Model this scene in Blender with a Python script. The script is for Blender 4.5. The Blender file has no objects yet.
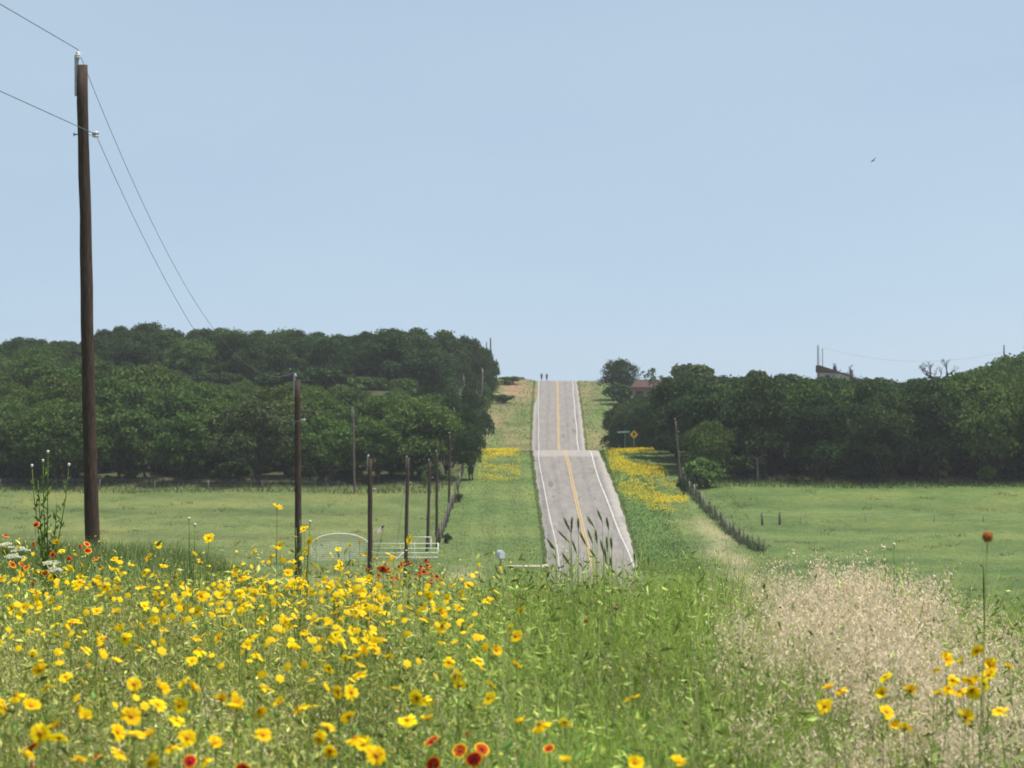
import bpy, math, random
import numpy as np
from mathutils import Vector, Matrix

random.seed(7)
rng = np.random.default_rng(7)
PI = math.pi
scene = bpy.context.scene
COL = scene.collection
F = 3600.0            # focal length in pixels of the 1024 px wide picture
CX, CY = 512.0, 384.0
HAZE = 0.00011

# ------------------------------------------------------------------ helpers
def link(o, parent=None):
    COL.objects.link(o)
    if parent is not None:
        o.parent = parent
    return o

def tag(o, label=None, cat=None, group=None, kind=None):
    if label: o['label'] = label
    if cat: o['category'] = cat
    if group: o['group'] = group
    if kind: o['kind'] = kind
    return o

def empty(name, loc, rz=0.0):
    o = bpy.data.objects.new(name, None)
    o.empty_display_size = 0.2
    o.location = loc
    o.rotation_euler = (0, 0, rz)
    return link(o)

def copy_tree(o, parent=None):
    c = o.copy()
    link(c, parent)
    for ch in list(o.children):
        copy_tree(ch, c)
    return c

class MB:
    """collects vertices / faces, builds ONE mesh object"""
    def __init__(self):
        self.v = []; self.f = []; self.m = []; self.s = []
    def add(self, vs, fs, m=0, smooth=False):
        o = len(self.v)
        self.v += [tuple(p) for p in vs]
        for f in fs:
            self.f.append(tuple(i + o for i in f)); self.m.append(m); self.s.append(smooth)
    def box(self, c, size, m=0, rot=None):
        hx, hy, hz = size[0]/2, size[1]/2, size[2]/2
        vs = [Vector((sx*hx, sy*hy, sz*hz)) for sz in (-1, 1) for sy in (-1, 1) for sx in (-1, 1)]
        if rot is not None: vs = [rot @ p for p in vs]
        vs = [p + Vector(c) for p in vs]
        self.add(vs, [(0,2,3,1),(4,5,7,6),(0,1,5,4),(2,6,7,3),(0,4,6,2),(1,3,7,5)], m)
    def tube(self, pts, rad, n=8, m=0, cap=True, smooth=True):
        pts = [Vector(p) for p in pts]
        if not hasattr(rad, '__len__'): rad = [rad]*len(pts)
        vs = []; ref = None
        for i, p in enumerate(pts):
            a = pts[max(i-1, 0)]; b = pts[min(i+1, len(pts)-1)]
            t = (b - a)
            t = t.normalized() if t.length > 1e-9 else Vector((0,0,1))
            if ref is None:
                ref = Vector((1,0,0)) if abs(t.x) < 0.8 else Vector((0,1,0))
            u = (ref - t*ref.dot(t)).normalized(); w = t.cross(u); ref = u
            for k in range(n):
                an = 2*PI*k/n
                vs.append(p + (u*math.cos(an) + w*math.sin(an))*rad[i])
        fs = []
        for i in range(len(pts)-1):
            for k in range(n):
                fs.append((i*n+k, i*n+(k+1)%n, (i+1)*n+(k+1)%n, (i+1)*n+k))
        if cap:
            fs.append(tuple(reversed(range(n)))); fs.append(tuple(range((len(pts)-1)*n, len(pts)*n)))
        self.add(vs, fs, m, smooth)
    def lathe(self, prof, c=(0,0,0), n=12, m=0, rot=None, smooth=True):
        vs = []
        for r, z in prof:
            for k in range(n):
                an = 2*PI*k/n
                p = Vector((r*math.cos(an), r*math.sin(an), z))
                if rot is not None: p = rot @ p
                vs.append(p + Vector(c))
        fs = []
        for i in range(len(prof)-1):
            for k in range(n):
                fs.append((i*n+k, i*n+(k+1)%n, (i+1)*n+(k+1)%n, (i+1)*n+k))
        fs.append(tuple(reversed(range(n)))); fs.append(tuple(range((len(prof)-1)*n, len(prof)*n)))
        self.add(vs, fs, m, smooth)
    def build(self, name, mats, parent=None):
        me = bpy.data.meshes.new(name)
        me.from_pydata(self.v, [], self.f)
        if not isinstance(mats, (list, tuple)): mats = [mats]
        for x in mats: me.materials.append(x)
        me.polygons.foreach_set('material_index', self.m)
        me.polygons.foreach_set('use_smooth', self.s)
        me.update()
        return link(bpy.data.objects.new(name, me), parent)

def np_mesh(name, V, faces, mats, colors=None, uv=None, smooth=False, midx=None):
    """faces: list of (k, array(n,k)) ; colors per-vertex (N,3)"""
    me = bpy.data.meshes.new(name)
    V = np.asarray(V, dtype=np.float32)
    me.vertices.add(len(V)); me.vertices.foreach_set('co', V.ravel())
    loops = np.concatenate([a.ravel() for a in faces]).astype(np.int32)
    tot = np.concatenate([np.full(len(a), a.shape[1], dtype=np.int32) for a in faces])
    start = np.concatenate([[0], np.cumsum(tot)[:-1]]).astype(np.int32)
    me.loops.add(len(loops)); me.loops.foreach_set('vertex_index', loops)
    me.polygons.add(len(tot))
    me.polygons.foreach_set('loop_start', start); me.polygons.foreach_set('loop_total', tot)
    me.polygons.foreach_set('use_smooth', np.full(len(tot), smooth, dtype=bool))
    if not isinstance(mats, (list, tuple)): mats = [mats]
    for x in mats: me.materials.append(x)
    if midx is not None: me.polygons.foreach_set('material_index', np.asarray(midx, dtype=np.int32))
    me.update(calc_edges=True)
    if colors is not None:
        a = me.color_attributes.new('col', 'FLOAT_COLOR', 'POINT')
        c4 = np.ones((len(V), 4), dtype=np.float32); c4[:, :3] = colors
        a.data.foreach_set('color', c4.ravel())
    if uv is not None:
        l = me.uv_layers.new(name='UVMap')
        l.data.foreach_set('uv', np.asarray(uv, dtype=np.float32)[loops].ravel())
    return me

def np_obj(name, me, parent=None):
    return link(bpy.data.objects.new(name, me), parent)

# ------------------------------------------------------------------ terrain
def smooth_prof(xs, zs, lo, hi, sig):
    d = np.arange(lo, hi, 1.0)
    z = np.interp(d, xs, zs)
    k = np.arange(-int(3*sig), int(3*sig)+1); w = np.exp(-0.5*(k/sig)**2); w /= w.sum()
    zp = np.pad(z, len(k)//2, mode='edge')
    return d, np.convolve(zp, w, mode='valid')

P_D = [-600,-60, 0, 10, 17, 22, 30, 50, 84, 120, 159, 200, 231, 265, 300, 335, 365, 395, 412, 435, 455, 466, 478, 495, 515, 540, 562, 590, 660, 765, 790, 830, 920, 1500, 4000, 9000]
P_Z = [-9, -2.6,-1.62,-1.5,-1.52,-1.75,-2.5,-4.2,-6.3,-8.8,-11.4,-14,-15.7,-16.9,-17.25,-16.75,-15.6,-13.5,-12.1,-10.4,-9.2,-8.75,-8.9,-10.2,-12.0,-13.2,-12.6,-10.8,-5.7,0.55,0.55,0.1,-6,-22,-60,-90]
D1, Z1 = smooth_prof(P_D, P_Z, -600, 9000, 3.0)
L_D = [0, 405, 412, 450, 500, 550, 600, 650, 720, 800, 1000, 1600, 9000]
L_Z = [0, -12.6,-12.1,-9.5,-6.5,-3.2,-0.6, 0.6, 1.2, 1.2, -6, -24, -90]
D2, Z2 = smooth_prof(L_D, L_Z, 0, 9000, 6.0)
R_D = [0, 405, 412, 450, 500, 560, 650, 720, 800, 1000, 1600, 9000]
R_Z = [0, -12.6,-12.1,-10.2,-9.2,-8.4,-4.2,-1.6,0.0,-8, -24, -90]
D3, Z3 = smooth_prof(R_D, R_Z, 0, 9000, 6.0)

def sst(t):
    t = np.clip(t, 0, 1); return t*t*(3-2*t)

def G(x, y):
    x = np.asarray(x, dtype=float); y = np.asarray(y, dtype=float)
    z = np.interp(y, D1, Z1)
    far = sst((y-400)/25.0)
    wl = sst((-7.0-x)/13.0)*far
    wr = sst((x-24.0)/16.0)*far
    z = z + wl*(np.interp(y, D2, Z2)-z)
    z = z + wr*(np.interp(y, D3, Z3)-z)
    # bank that carries the nearest power pole
    z = z + 2.15*np.exp(-((y-82)/34.0)**2)*sst((-3.0-x)/5.0)
    # shallow ditches either side of the road, gentle undulation of the fields
    u = 0.10*np.sin(x*0.21+y*0.043)*np.sin(y*0.071+1.3) + 0.05*np.sin(x*0.77+0.6)*np.sin(y*0.31)
    off = np.abs(x - road_x(y))
    z = z + u*sst((off-5)/8.0)*sst((y-2)/30)
    near = sst((34-y)/12.0)
    z = z + near*0.05*np.sin(x*1.9+0.4)*np.sin(y*1.1)
    z = z + 1.0*sst((y-640)/120)*sst((-1.0-(x-8))/6.0)*sst((900-y)/60)*0.6
    return z

# road table measured from the photograph: distance, left edge, left line, yellow, right line, right edge (px)
RT = np.array([
 [335, 548.5, 559.5, 592, 632.5, 636],
 [365, 546, 554.5, 585, 621.5, 629],
 [395, 541.5, 548, 577.5, 609.5, 620.5],
 [412, 538.5, 543.5, 573.7, 601.5, 614],
 [435, 536, 540.5, 569.5, 596, 606],
 [455, 534.5, 538.7, 566.5, 592, 600.5],
 [470, 533.3, 537.5, 564.5, 589, 597],
 [590, 532.5, 538.8, 558.7, 578.3, 584.7],
 [660, 533.5, 538.5, 558, 575.2, 581],
 [765, 536, 538.8, 557.3, 572.5, 576.3]])
RX = (RT[:, 1:] - CX)*RT[:, :1]/F
_dd = np.concatenate([[-200, 0], RT[:, 0], [900, 3000]])
def _ext(c):
    off = RX[:, c] - RX[:, 2]
    return np.concatenate([[off[0]]*2, off, [off[-1]]*2])
_cx = np.concatenate([[5.6, 6.2], RX[:, 2], [11.0, 20.0]])
DR = np.arange(-200, 3000, 1.0)
def _sm(v, s=8):
    v = np.interp(DR, _dd, v); k = np.arange(-3*s, 3*s+1); w = np.exp(-0.5*(k/s)**2); w /= w.sum()
    return np.convolve(np.pad(v, 3*s, mode='edge'), w, mode='valid')
RCX = _sm(_cx); ROFF = [_sm(_ext(c)) for c in range(5)]
def road_x(y): return np.interp(y, DR, RCX)
def road_f(y, c): return np.interp(y, DR, RCX + ROFF[c])

def Gs(x, y): return float(G(x, y))
def hit(px, py, d0=200.0, d1=900.0):
    """point of the ground seen at a pixel, searched between two distances"""
    d = np.arange(d0, d1, 0.5)
    f = G((px-CX)/F*d, d) - (CY-py)/F*d
    i = np.argmax(f > 0)
    if f[i] <= 0: i = len(d)-1
    return (px-CX)/F*d[i], d[i]
def XW(px, d): return (px-CX)/F*d
def ZW(py, d): return (CY-py)/F*d

# ------------------------------------------------------------------ materials
def new_mat(name):
    m = bpy.data.materials.new(name); m.use_nodes = True
    nt = m.node_tree; nt.nodes.clear()
    out = nt.nodes.new('ShaderNodeOutputMaterial')
    return m, nt, out
def N(nt, t, **kw):
    n = nt.nodes.new(t)
    for k, v in kw.items(): setattr(n, k, v)
    return n
def ramp(nt, stops, fac):
    r = N(nt, 'ShaderNodeValToRGB')
    e = r.color_ramp.elements
    while len(e) < len(stops): e.new(0.5)
    for i, (p, c) in enumerate(stops):
        e[i].position = p; e[i].color = (c[0], c[1], c[2], 1)
    nt.links.new(fac, r.inputs[0]); return r
def noise(nt, vec, scale, detail=4, rough=0.6):
    n = N(nt, 'ShaderNodeTexNoise')
    n.inputs['Scale'].default_value = scale; n.inputs['Detail'].default_value = detail; n.inputs['Roughness'].default_value = rough
    if vec is not None: nt.links.new(vec, n.inputs['Vector'])
    return n
def mixc(nt, fac, a, b, mode='MIX'):
    m = N(nt, 'ShaderNodeMix', data_type='RGBA', blend_type=mode)
    for s, v in ((m.inputs[0], fac), (m.inputs[6], a), (m.inputs[7], b)):
        if isinstance(v, (int, float)): s.default_value = v
        elif isinstance(v, tuple): s.default_value = (v[0], v[1], v[2], 1)
        else: nt.links.new(v, s)
    return m.outputs[2]
def princ(nt, out, color, rough=0.7, spec=0.3, metal=0.0):
    p = N(nt, 'ShaderNodeBsdfPrincipled')
    if isinstance(color, tuple): p.inputs['Base Color'].default_value = (*color, 1)
    else: nt.links.new(color, p.inputs['Base Color'])
    p.inputs['Roughness'].default_value = rough
    p.inputs['Specular IOR Level'].default_value = spec
    p.inputs['Metallic'].default_value = metal
    nt.links.new(p.outputs[0], out.inputs[0]); return p
def bump(nt, p, h, strength=0.3, dist=0.05):
    b = N(nt, 'ShaderNodeBump'); b.inputs['Strength'].default_value = strength; b.inputs['Distance'].default_value = dist
    nt.links.new(h, b.inputs['Height']); nt.links.new(b.outputs[0], p.inputs['Normal'])

def mat_mottled(name, stops, scale=6.0, rough=0.75, spec=0.25, metal=0.0, stretch=(1,1,1), bstr=0.25):
    m, nt, out = new_mat(name)
    tc = N(nt, 'ShaderNodeTexCoord'); mp = N(nt, 'ShaderNodeMapping'); mp.inputs['Scale'].default_value = stretch
    nt.links.new(tc.outputs['Object'], mp.inputs[0])
    n = noise(nt, mp.outputs[0], scale, 6, 0.65)
    r = ramp(nt, stops, n.outputs['Fac'])
    p = princ(nt, out, r.outputs[0], rough, spec, metal)
    bump(nt, p, n.outputs['Fac'], bstr, 0.02)
    return m

def mat_leaf(name, c0, c1, c2, transl=0.25, island=True, objvar=0.35):
    """foliage: colour differs from leaf clump to leaf clump and from plant to plant"""
    m, nt, out = new_mat(name)
    g = N(nt, 'ShaderNodeNewGeometry'); oi = N(nt, 'ShaderNodeObjectInfo')
    r = ramp(nt, [(0.0, c0), (0.5, c1), (1.0, c2)], g.outputs['Random Per Island'])
    hsv = N(nt, 'ShaderNodeHueSaturation')
    mr = N(nt, 'ShaderNodeMapRange'); mr.inputs[3].default_value = 1-objvar; mr.inputs[4].default_value = 1+objvar
    nt.links.new(oi.outputs['Random'], mr.inputs[0]); nt.links.new(mr.outputs[0], hsv.inputs['Value'])
    mr2 = N(nt, 'ShaderNodeMapRange'); mr2.inputs[3].default_value = 0.485; mr2.inputs[4].default_value = 0.515
    ml = N(nt, 'ShaderNodeMath', operation='FRACT'); mm = N(nt, 'ShaderNodeMath', operation='MULTIPLY'); mm.inputs[1].default_value = 7.3
    nt.links.new(oi.outputs['Random'], mm.inputs[0]); nt.links.new(mm.outputs[0], ml.inputs[0]); nt.links.new(ml.outputs[0], mr2.inputs[0])
    nt.links.new(mr2.outputs[0], hsv.inputs['Hue'])
    nt.links.new(r.outputs[0], hsv.inputs['Color'])
    d = N(nt, 'ShaderNodeBsdfPrincipled'); d.inputs['Roughness'].default_value = 0.7; d.inputs['Specular IOR Level'].default_value = 0.08
    t = N(nt, 'ShaderNodeBsdfTranslucent'); mx = N(nt, 'ShaderNodeMixShader'); mx.inputs[0].default_value = transl
    nt.links.new(hsv.outputs[0], d.inputs['Base Color']); nt.links.new(hsv.outputs[0], t.inputs['Color'])
    nt.links.new(d.outputs[0], mx.inputs[1]); nt.links.new(t.outputs[0], mx.inputs[2]); nt.links.new(mx.outputs[0], out.inputs[0])
    return m

def mat_attr_leaf(name, transl=0.3, rough=0.55, spec=0.25):
    m, nt, out = new_mat(name)
    a = N(nt, 'ShaderNodeVertexColor'); a.layer_name = 'col'
    d = N(nt, 'ShaderNodeBsdfPrincipled'); d.inputs['Roughness'].default_value = rough; d.inputs['Specular IOR Level'].default_value = spec
    t = N(nt, 'ShaderNodeBsdfTranslucent'); mx = N(nt, 'ShaderNodeMixShader'); mx.inputs[0].default_value = transl
    nt.links.new(a.outputs[0], d.inputs['Base Color']); nt.links.new(a.outputs[0], t.inputs['Color'])
    nt.links.new(d.outputs[0], mx.inputs[1]); nt.links.new(t.outputs[0], mx.inputs[2]); nt.links.new(mx.outputs[0], out.inputs[0])
    return m

M = {}
M['wood'] = mat_mottled('pole_wood', [(0.3,(0.026,0.018,0.014)),(0.55,(0.058,0.040,0.030)),(0.8,(0.11,0.078,0.060))], 9, 0.85, 0.15, stretch=(3,3,0.35), bstr=0.5)
M['wood_grey'] = mat_mottled('weathered_wood', [(0.3,(0.06,0.048,0.04)),(0.6,(0.13,0.11,0.095)),(0.85,(0.24,0.215,0.19))], 7, 0.85, 0.15, stretch=(3,3,0.4))
M['wood_pale'] = mat_mottled('pale_wood', [(0.3,(0.16,0.14,0.12)),(0.7,(0.32,0.29,0.26))], 7, 0.85, 0.15, stretch=(3,3,0.4))
M['bark'] = mat_mottled('bark', [(0.3,(0.022,0.018,0.014)),(0.7,(0.07,0.058,0.048))], 5, 0.9, 0.1, stretch=(2,2,0.5))
M['bark_dead'] = mat_mottled('dead_bark', [(0.3,(0.03,0.024,0.024)),(0.7,(0.075,0.062,0.06))], 5, 0.9, 0.1)
M['bark_pale'] = mat_mottled('bleached_bark', [(0.3,(0.10,0.088,0.075)),(0.7,(0.19,0.17,0.15))], 5, 0.9, 0.1)
M['porcelain'] = mat_mottled('porcelain', [(0.3,(0.42,0.44,0.47)),(0.7,(0.6,0.62,0.65))], 5, 0.25, 0.5, bstr=0.0)
M['steel'] = mat_mottled('galvanised_steel', [(0.3,(0.28,0.29,0.31)),(0.7,(0.45,0.46,0.48))], 12, 0.5, 0.5, metal=0.4)
M['mast'] = mat_mottled('dull_mast_steel', [(0.3,(0.10,0.12,0.125)),(0.7,(0.16,0.185,0.19))], 12, 0.8, 0.2)
M['wire'] = mat_mottled('line_wire', [(0.3,(0.09,0.095,0.105)),(0.7,(0.15,0.155,0.165))], 3, 0.6, 0.3, bstr=0)
M['white_paint'] = mat_mottled('white_paint', [(0.3,(0.62,0.62,0.6)),(0.7,(0.8,0.8,0.79))], 9, 0.5, 0.4, bstr=0.05)
M['mesh_paint'] = mat_mottled('white_mesh', [(0.3,(0.66,0.66,0.63)),(0.7,(0.8,0.8,0.77))], 9, 0.5, 0.4, bstr=0.0)
M['mailbox'] = mat_mottled('mailbox_metal', [(0.3,(0.42,0.47,0.54)),(0.7,(0.58,0.63,0.70))], 6, 0.45, 0.5, metal=0.1, bstr=0.05)
M['roof_brown'] = mat_mottled('brown_roof', [(0.3,(0.052,0.032,0.027)),(0.7,(0.09,0.055,0.046))], 3, 0.85, 0.15)
M['wall_white'] = mat_mottled('white_wall', [(0.3,(0.36,0.335,0.31)),(0.7,(0.48,0.45,0.42))], 2, 0.8, 0.2, bstr=0.1)
M['brick_pink'] = mat_mottled('pinkish_brick', [(0.3,(0.22,0.14,0.11)),(0.55,(0.30,0.19,0.155)),(0.8,(0.38,0.25,0.21))], 2.2, 0.9, 0.1, stretch=(1,1,3))
M['dark_glass'] = mat_mottled('dark_window', [(0.3,(0.02,0.022,0.026)),(0.7,(0.035,0.038,0.042))], 3, 0.15, 0.5, bstr=0)
M['sign_green'] = mat_mottled('sign_green', [(0.3,(0.005,0.16,0.13)),(0.7,(0.01,0.22,0.18))], 4, 0.4, 0.4, bstr=0)
M['sign_yellow'] = mat_mottled('sign_yellow', [(0.3,(0.62,0.32,0.008)),(0.7,(0.75,0.42,0.015))], 4, 0.4, 0.4, bstr=0)
M['sign_black'] = mat_mottled('sign_black', [(0.3,(0.012,0.012,0.012)),(0.7,(0.02,0.02,0.02))], 4, 0.5, 0.3, bstr=0)
M['sign_white'] = mat_mottled('sign_white', [(0.3,(0.7,0.75,0.75)),(0.7,(0.8,0.82,0.82))], 4, 0.5, 0.3, bstr=0)
M['flag_red'] = mat_mottled('flag_red', [(0.3,(0.5,0.04,0.05)),(0.7,(0.6,0.07,0.08))], 4, 0.8, 0.1, bstr=0)
M['flag_white'] = mat_mottled('flag_white', [(0.3,(0.75,0.72,0.7)),(0.7,(0.82,0.8,0.78))], 4, 0.8, 0.1, bstr=0)
M['flag_blue'] = mat_mottled('flag_blue', [(0.3,(0.02,0.025,0.09)),(0.7,(0.03,0.04,0.13))], 4, 0.8, 0.1, bstr=0)
M['bird'] = mat_mottled('bird_feathers', [(0.3,(0.02,0.02,0.024)),(0.7,(0.05,0.05,0.055))], 20, 0.7, 0.2, bstr=0)
M['skin'] = mat_mottled('skin', [(0.3,(0.40,0.23,0.16)),(0.7,(0.48,0.28,0.2))], 8, 0.6, 0.3, bstr=0)
M['cloth_dark'] = mat_mottled('dark_cloth', [(0.3,(0.025,0.024,0.04)),(0.7,(0.05,0.045,0.07))], 8, 0.85, 0.1, bstr=0)
M['cloth_navy'] = mat_mottled('navy_cloth', [(0.3,(0.03,0.03,0.055)),(0.7,(0.055,0.05,0.09))], 8, 0.85, 0.1, bstr=0)
M['hair'] = mat_mottled('dark_hair', [(0.3,(0.02,0.014,0.01)),(0.7,(0.04,0.028,0.02))], 20, 0.6, 0.2, bstr=0)
M['shoe'] = mat_mottled('shoe', [(0.3,(0.3,0.3,0.3)),(0.7,(0.45,0.45,0.45))], 8, 0.7, 0.2, bstr=0)

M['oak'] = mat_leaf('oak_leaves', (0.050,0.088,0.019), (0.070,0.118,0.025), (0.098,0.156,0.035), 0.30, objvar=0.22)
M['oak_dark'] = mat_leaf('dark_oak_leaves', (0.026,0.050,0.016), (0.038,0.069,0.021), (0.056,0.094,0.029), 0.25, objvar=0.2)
M['oak_light'] = mat_leaf('light_leaves', (0.06,0.115,0.025), (0.09,0.165,0.035), (0.13,0.22,0.05), 0.3, objvar=0.15)
M['oak_grey'] = mat_leaf('greyish_leaves', (0.055,0.078,0.026), (0.070,0.098,0.032), (0.092,0.124,0.042), 0.28, objvar=0.2)
M['blade'] = mat_attr_leaf('grass_blade', 0.32, .6, .12)
M['dryblade'] = mat_attr_leaf('dry_grass_blade', 0.42, 0.8, 0.05)
M['stemgreen'] = mat_leaf('flower_stem', (0.10,0.17,0.035), (0.14,0.22,0.05), (0.19,0.27,0.07), 0.3, objvar=0.25)
M['spike'] = mat_leaf('green_seed_spike', (0.16,0.24,0.06), (0.22,0.30,0.08), (0.30,0.38,0.12), 0.4, objvar=0.2)
M['petal_y'] = mat_leaf('yellow_petal', (0.80,0.56,0.006), (0.85,0.63,0.008), (0.88,0.70,0.014), 0.35, objvar=0.08)
M['disc_y'] = mat_mottled('flower_disc', [(0.3,(0.30,0.12,0.01)),(0.7,(0.55,0.28,0.015))], 400, 0.9, 0.1, bstr=0.3)
M['disc_red'] = mat_mottled('dark_flower_disc', [(0.3,(0.17,0.015,0.012)),(0.7,(0.34,0.05,0.02))], 400, 0.9, 0.1, bstr=0.3)
M['petal_r'] = mat_leaf('red_petal', (0.40,0.018,0.012), (0.50,0.03,0.015), (0.56,0.055,0.018), 0.3, objvar=0.15)
M['petal_tip'] = mat_leaf('petal_tip', (0.78,0.36,0.012), (0.82,0.45,0.015), (0.85,0.5,0.02), 0.3, objvar=0.1)
M['petal_o'] = mat_leaf('orange_petal', (0.42,0.07,0.012), (0.5,0.12,0.015), (0.55,0.18,0.02), 0.3, objvar=0.25)
M['white_floret'] = mat_leaf('white_floret', (0.55,0.56,0.42), (0.66,0.67,0.52), (0.75,0.75,0.62), 0.3, objvar=0.05)
M['seedhead'] = mat_mottled('brown_seedhead', [(0.3,(0.15,0.085,0.06)),(0.7,(0.28,0.17,0.12))], 200, 0.9, 0.1, bstr=0.3)
M['seedhead_red'] = mat_mottled('rust_seedhead', [(0.3,(0.20,0.06,0.02)),(0.7,(0.36,0.13,0.045))], 200, 0.9, 0.1, bstr=0.3)

# ground: zone colour (kind of plant cover) comes from the mesh, fine variation is procedural
m, nt, out = new_mat('ground_cover')
a = N(nt, 'ShaderNodeVertexColor'); a.layer_name = 'col'
tc = N(nt, 'ShaderNodeTexCoord')
n1 = noise(nt, tc.outputs['Object'], 0.10, 5, 0.6)
n2 = noise(nt, tc.outputs['Object'], 1.1, 6, 0.7)
n3 = noise(nt, tc.outputs['Object'], 5.0, 5, 0.75)
r1 = ramp(nt, [(0.32,(0.62,0.74,0.66)),(0.52,(1,1,1)),(0.72,(1.40,1.20,1.12))], n1.outputs['Fac'])
r2 = ramp(nt, [(0.28,(0.68,0.74,0.66)),(0.5,(1,1,1)),(0.72,(1.35,1.26,1.25))], n2.outputs['Fac'])
r3 = ramp(nt, [(0.25,(0.60,0.66,0.6)),(0.5,(1,1,1)),(0.75,(1.42,1.36,1.35))], n3.outputs['Fac'])
c = mixc(nt, 1.0, a.outputs[0], r1.outputs[0], 'MULTIPLY')
c = mixc(nt, 1.0, c, r2.outputs[0], 'MULTIPLY')
c = mixc(nt, 1.0, c, r3.outputs[0], 'MULTIPLY')
p = princ(nt, out, c, 0.9, 0.1); bump(nt, p, n3.outputs['Fac'], 0.6, 0.15)
M['ground'] = m

# road surface: UV = (metres from the centre line, metres along)
m, nt, out = new_mat('worn_asphalt')
uv = N(nt, 'ShaderNodeUVMap'); uv.uv_map = 'UVMap'
sx = N(nt, 'ShaderNodeSeparateXYZ'); nt.links.new(uv.outputs[0], sx.inputs[0])
tc = N(nt, 'ShaderNodeTexCoord')
mpn = N(nt, 'ShaderNodeMapping'); mpn.inputs['Scale'].default_value = (1.6, 0.12, 1); nt.links.new(uv.outputs[0], mpn.inputs[0])
nA = noise(nt, mpn.outputs[0], 1.0, 6, 0.65)
nB = noise(nt, tc.outputs['Object'], 9.0, 5, 0.75)
nC = noise(nt, tc.outputs['Object'], 0.5, 3, 0.6)
base = ramp(nt, [(0.3,(0.165,0.150,0.138)),(0.55,(0.212,0.193,0.178)),(0.75,(0.25,0.228,0.210))], nA.outputs['Fac'])
fine = ramp(nt, [(0.3,(0.82,0.82,0.82)),(0.7,(1.15,1.15,1.15))], nB.outputs['Fac'])
c = mixc(nt, 1.0, base.outputs[0], fine.outputs[0], 'MULTIPLY')
# pale loose gravel at both edges, ragged
ab = N(nt, 'ShaderNodeMath', operation='ABSOLUTE'); nt.links.new(sx.outputs[0], ab.inputs[0])
ad = N(nt, 'ShaderNodeMath', operation='MULTIPLY_ADD'); nt.links.new(nC.outputs['Fac'], ad.inputs[0]); ad.inputs[1].default_value = 0.9; nt.links.new(ab.outputs[0], ad.inputs[2])
ed = ramp(nt, [(0.0,(0,0,0)),(1.0,(1,1,1))], ad.outputs[0]); 
mr = N(nt, 'ShaderNodeMapRange'); mr.inputs[1].default_value = 4.15; mr.inputs[2].default_value = 4.6; nt.links.new(ad.outputs[0], mr.inputs[0])
c = mixc(nt, mr.outputs[0], c, (0.275,0.255,0.232))
# wheel tracks: slightly darker worn bands in each lane
wt = N(nt, 'ShaderNodeMath', operation='COSINE'); ws = N(nt, 'ShaderNodeMath', operation='MULTIPLY_ADD'); ws.inputs[1].default_value = 3.6; ws.inputs[2].default_value = 0.4
nt.links.new(sx.outputs[0], ws.inputs[0]); nt.links.new(ws.outputs[0], wt.inputs[0])
wr_ = ramp(nt, [(0.35,(1,1,1)),(1.0,(.87,.87,.88))], wt.outputs[0]); c = mixc(nt, 1.0, c, wr_.outputs[0], 'MULTIPLY')
# transverse seams and crack filler
mpk = N(nt, 'ShaderNodeMapping'); mpk.inputs['Scale'].default_value = (0.35, 0.16, 1); nt.links.new(uv.outputs[0], mpk.inputs[0])
vk = N(nt, 'ShaderNodeTexVoronoi', feature='DISTANCE_TO_EDGE'); vk.inputs['Scale'].default_value = 1.0; nt.links.new(mpk.outputs[0], vk.inputs['Vector'])
rk = ramp(nt, [(0.0,(.70,.70,.70)),(0.03,(1,1,1))], vk.outputs['Distance']); c = mixc(nt, 1.0, c, rk.outputs[0], 'MULTIPLY')
# lighter resurfaced strip across the hump
mv = N(nt, 'ShaderNodeMapRange'); mv.inputs[1].default_value = 455.0; mv.inputs[2].default_value = 458.5; vj = N(nt, 'ShaderNodeMath', operation='MULTIPLY_ADD'); vj.inputs[1].default_value = 5.0; nt.links.new(nA.outputs['Fac'], vj.inputs[0]); nt.links.new(sx.outputs[1], vj.inputs[2]); nt.links.new(vj.outputs[0], mv.inputs[0])
mv2 = N(nt, 'ShaderNodeMapRange'); mv2.inputs[1].default_value = 478; mv2.inputs[2].default_value = 480; mv2.inputs[3].default_value = 1; mv2.inputs[4].default_value = 0; nt.links.new(sx.outputs[1], mv2.inputs[0])
mm = N(nt, 'ShaderNodeMath', operation='MULTIPLY'); nt.links.new(mv.outputs[0], mm.inputs[0]); nt.links.new(mv2.outputs[0], mm.inputs[1])
m8 = N(nt, 'ShaderNodeMath', operation='MULTIPLY'); nt.links.new(mm.outputs[0], m8.inputs[0]); m8.inputs[1].default_value = 0.75
c = mixc(nt, m8.outputs[0], c, (0.29,0.27,0.25))
p = princ(nt, out, c, 0.85, 0.25); bump(nt, p, nB.outputs['Fac'], 0.3, 0.02)
M['road'] = m
def mat_paintline(name, col, under):
    m, nt, out = new_mat(name)
    tc = N(nt, 'ShaderNodeTexCoord'); n = noise(nt, tc.outputs['Object'], 1.6, 6, 0.75)
    r = ramp(nt, [(0.38,(0,0,0)),(0.58,(1,1,1))], n.outputs['Fac'])
    c = mixc(nt, r.outputs[0], under, col)
    princ(nt, out, c, 0.7, 0.3); return m
M['line_white'] = mat_paintline('worn_white_line', (0.62,0.61,0.58), (0.33,0.31,0.29))
M['line_yellow'] = mat_paintline('worn_yellow_line', (0.48,0.31,0.085), (0.31,0.25,0.15))
M['tar'] = mat_mottled('tar_patch', [(0.3,(0.085,0.08,0.078)),(0.7,(0.17,0.158,0.15))], 2, 0.8, 0.2)
M['gravel'] = mat_mottled('pale_gravel', [(0.25,(0.34,0.30,0.23)),(0.5,(0.46,0.41,0.33)),(0.75,(0.56,0.51,0.43))], 4, 0.95, 0.1)

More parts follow.
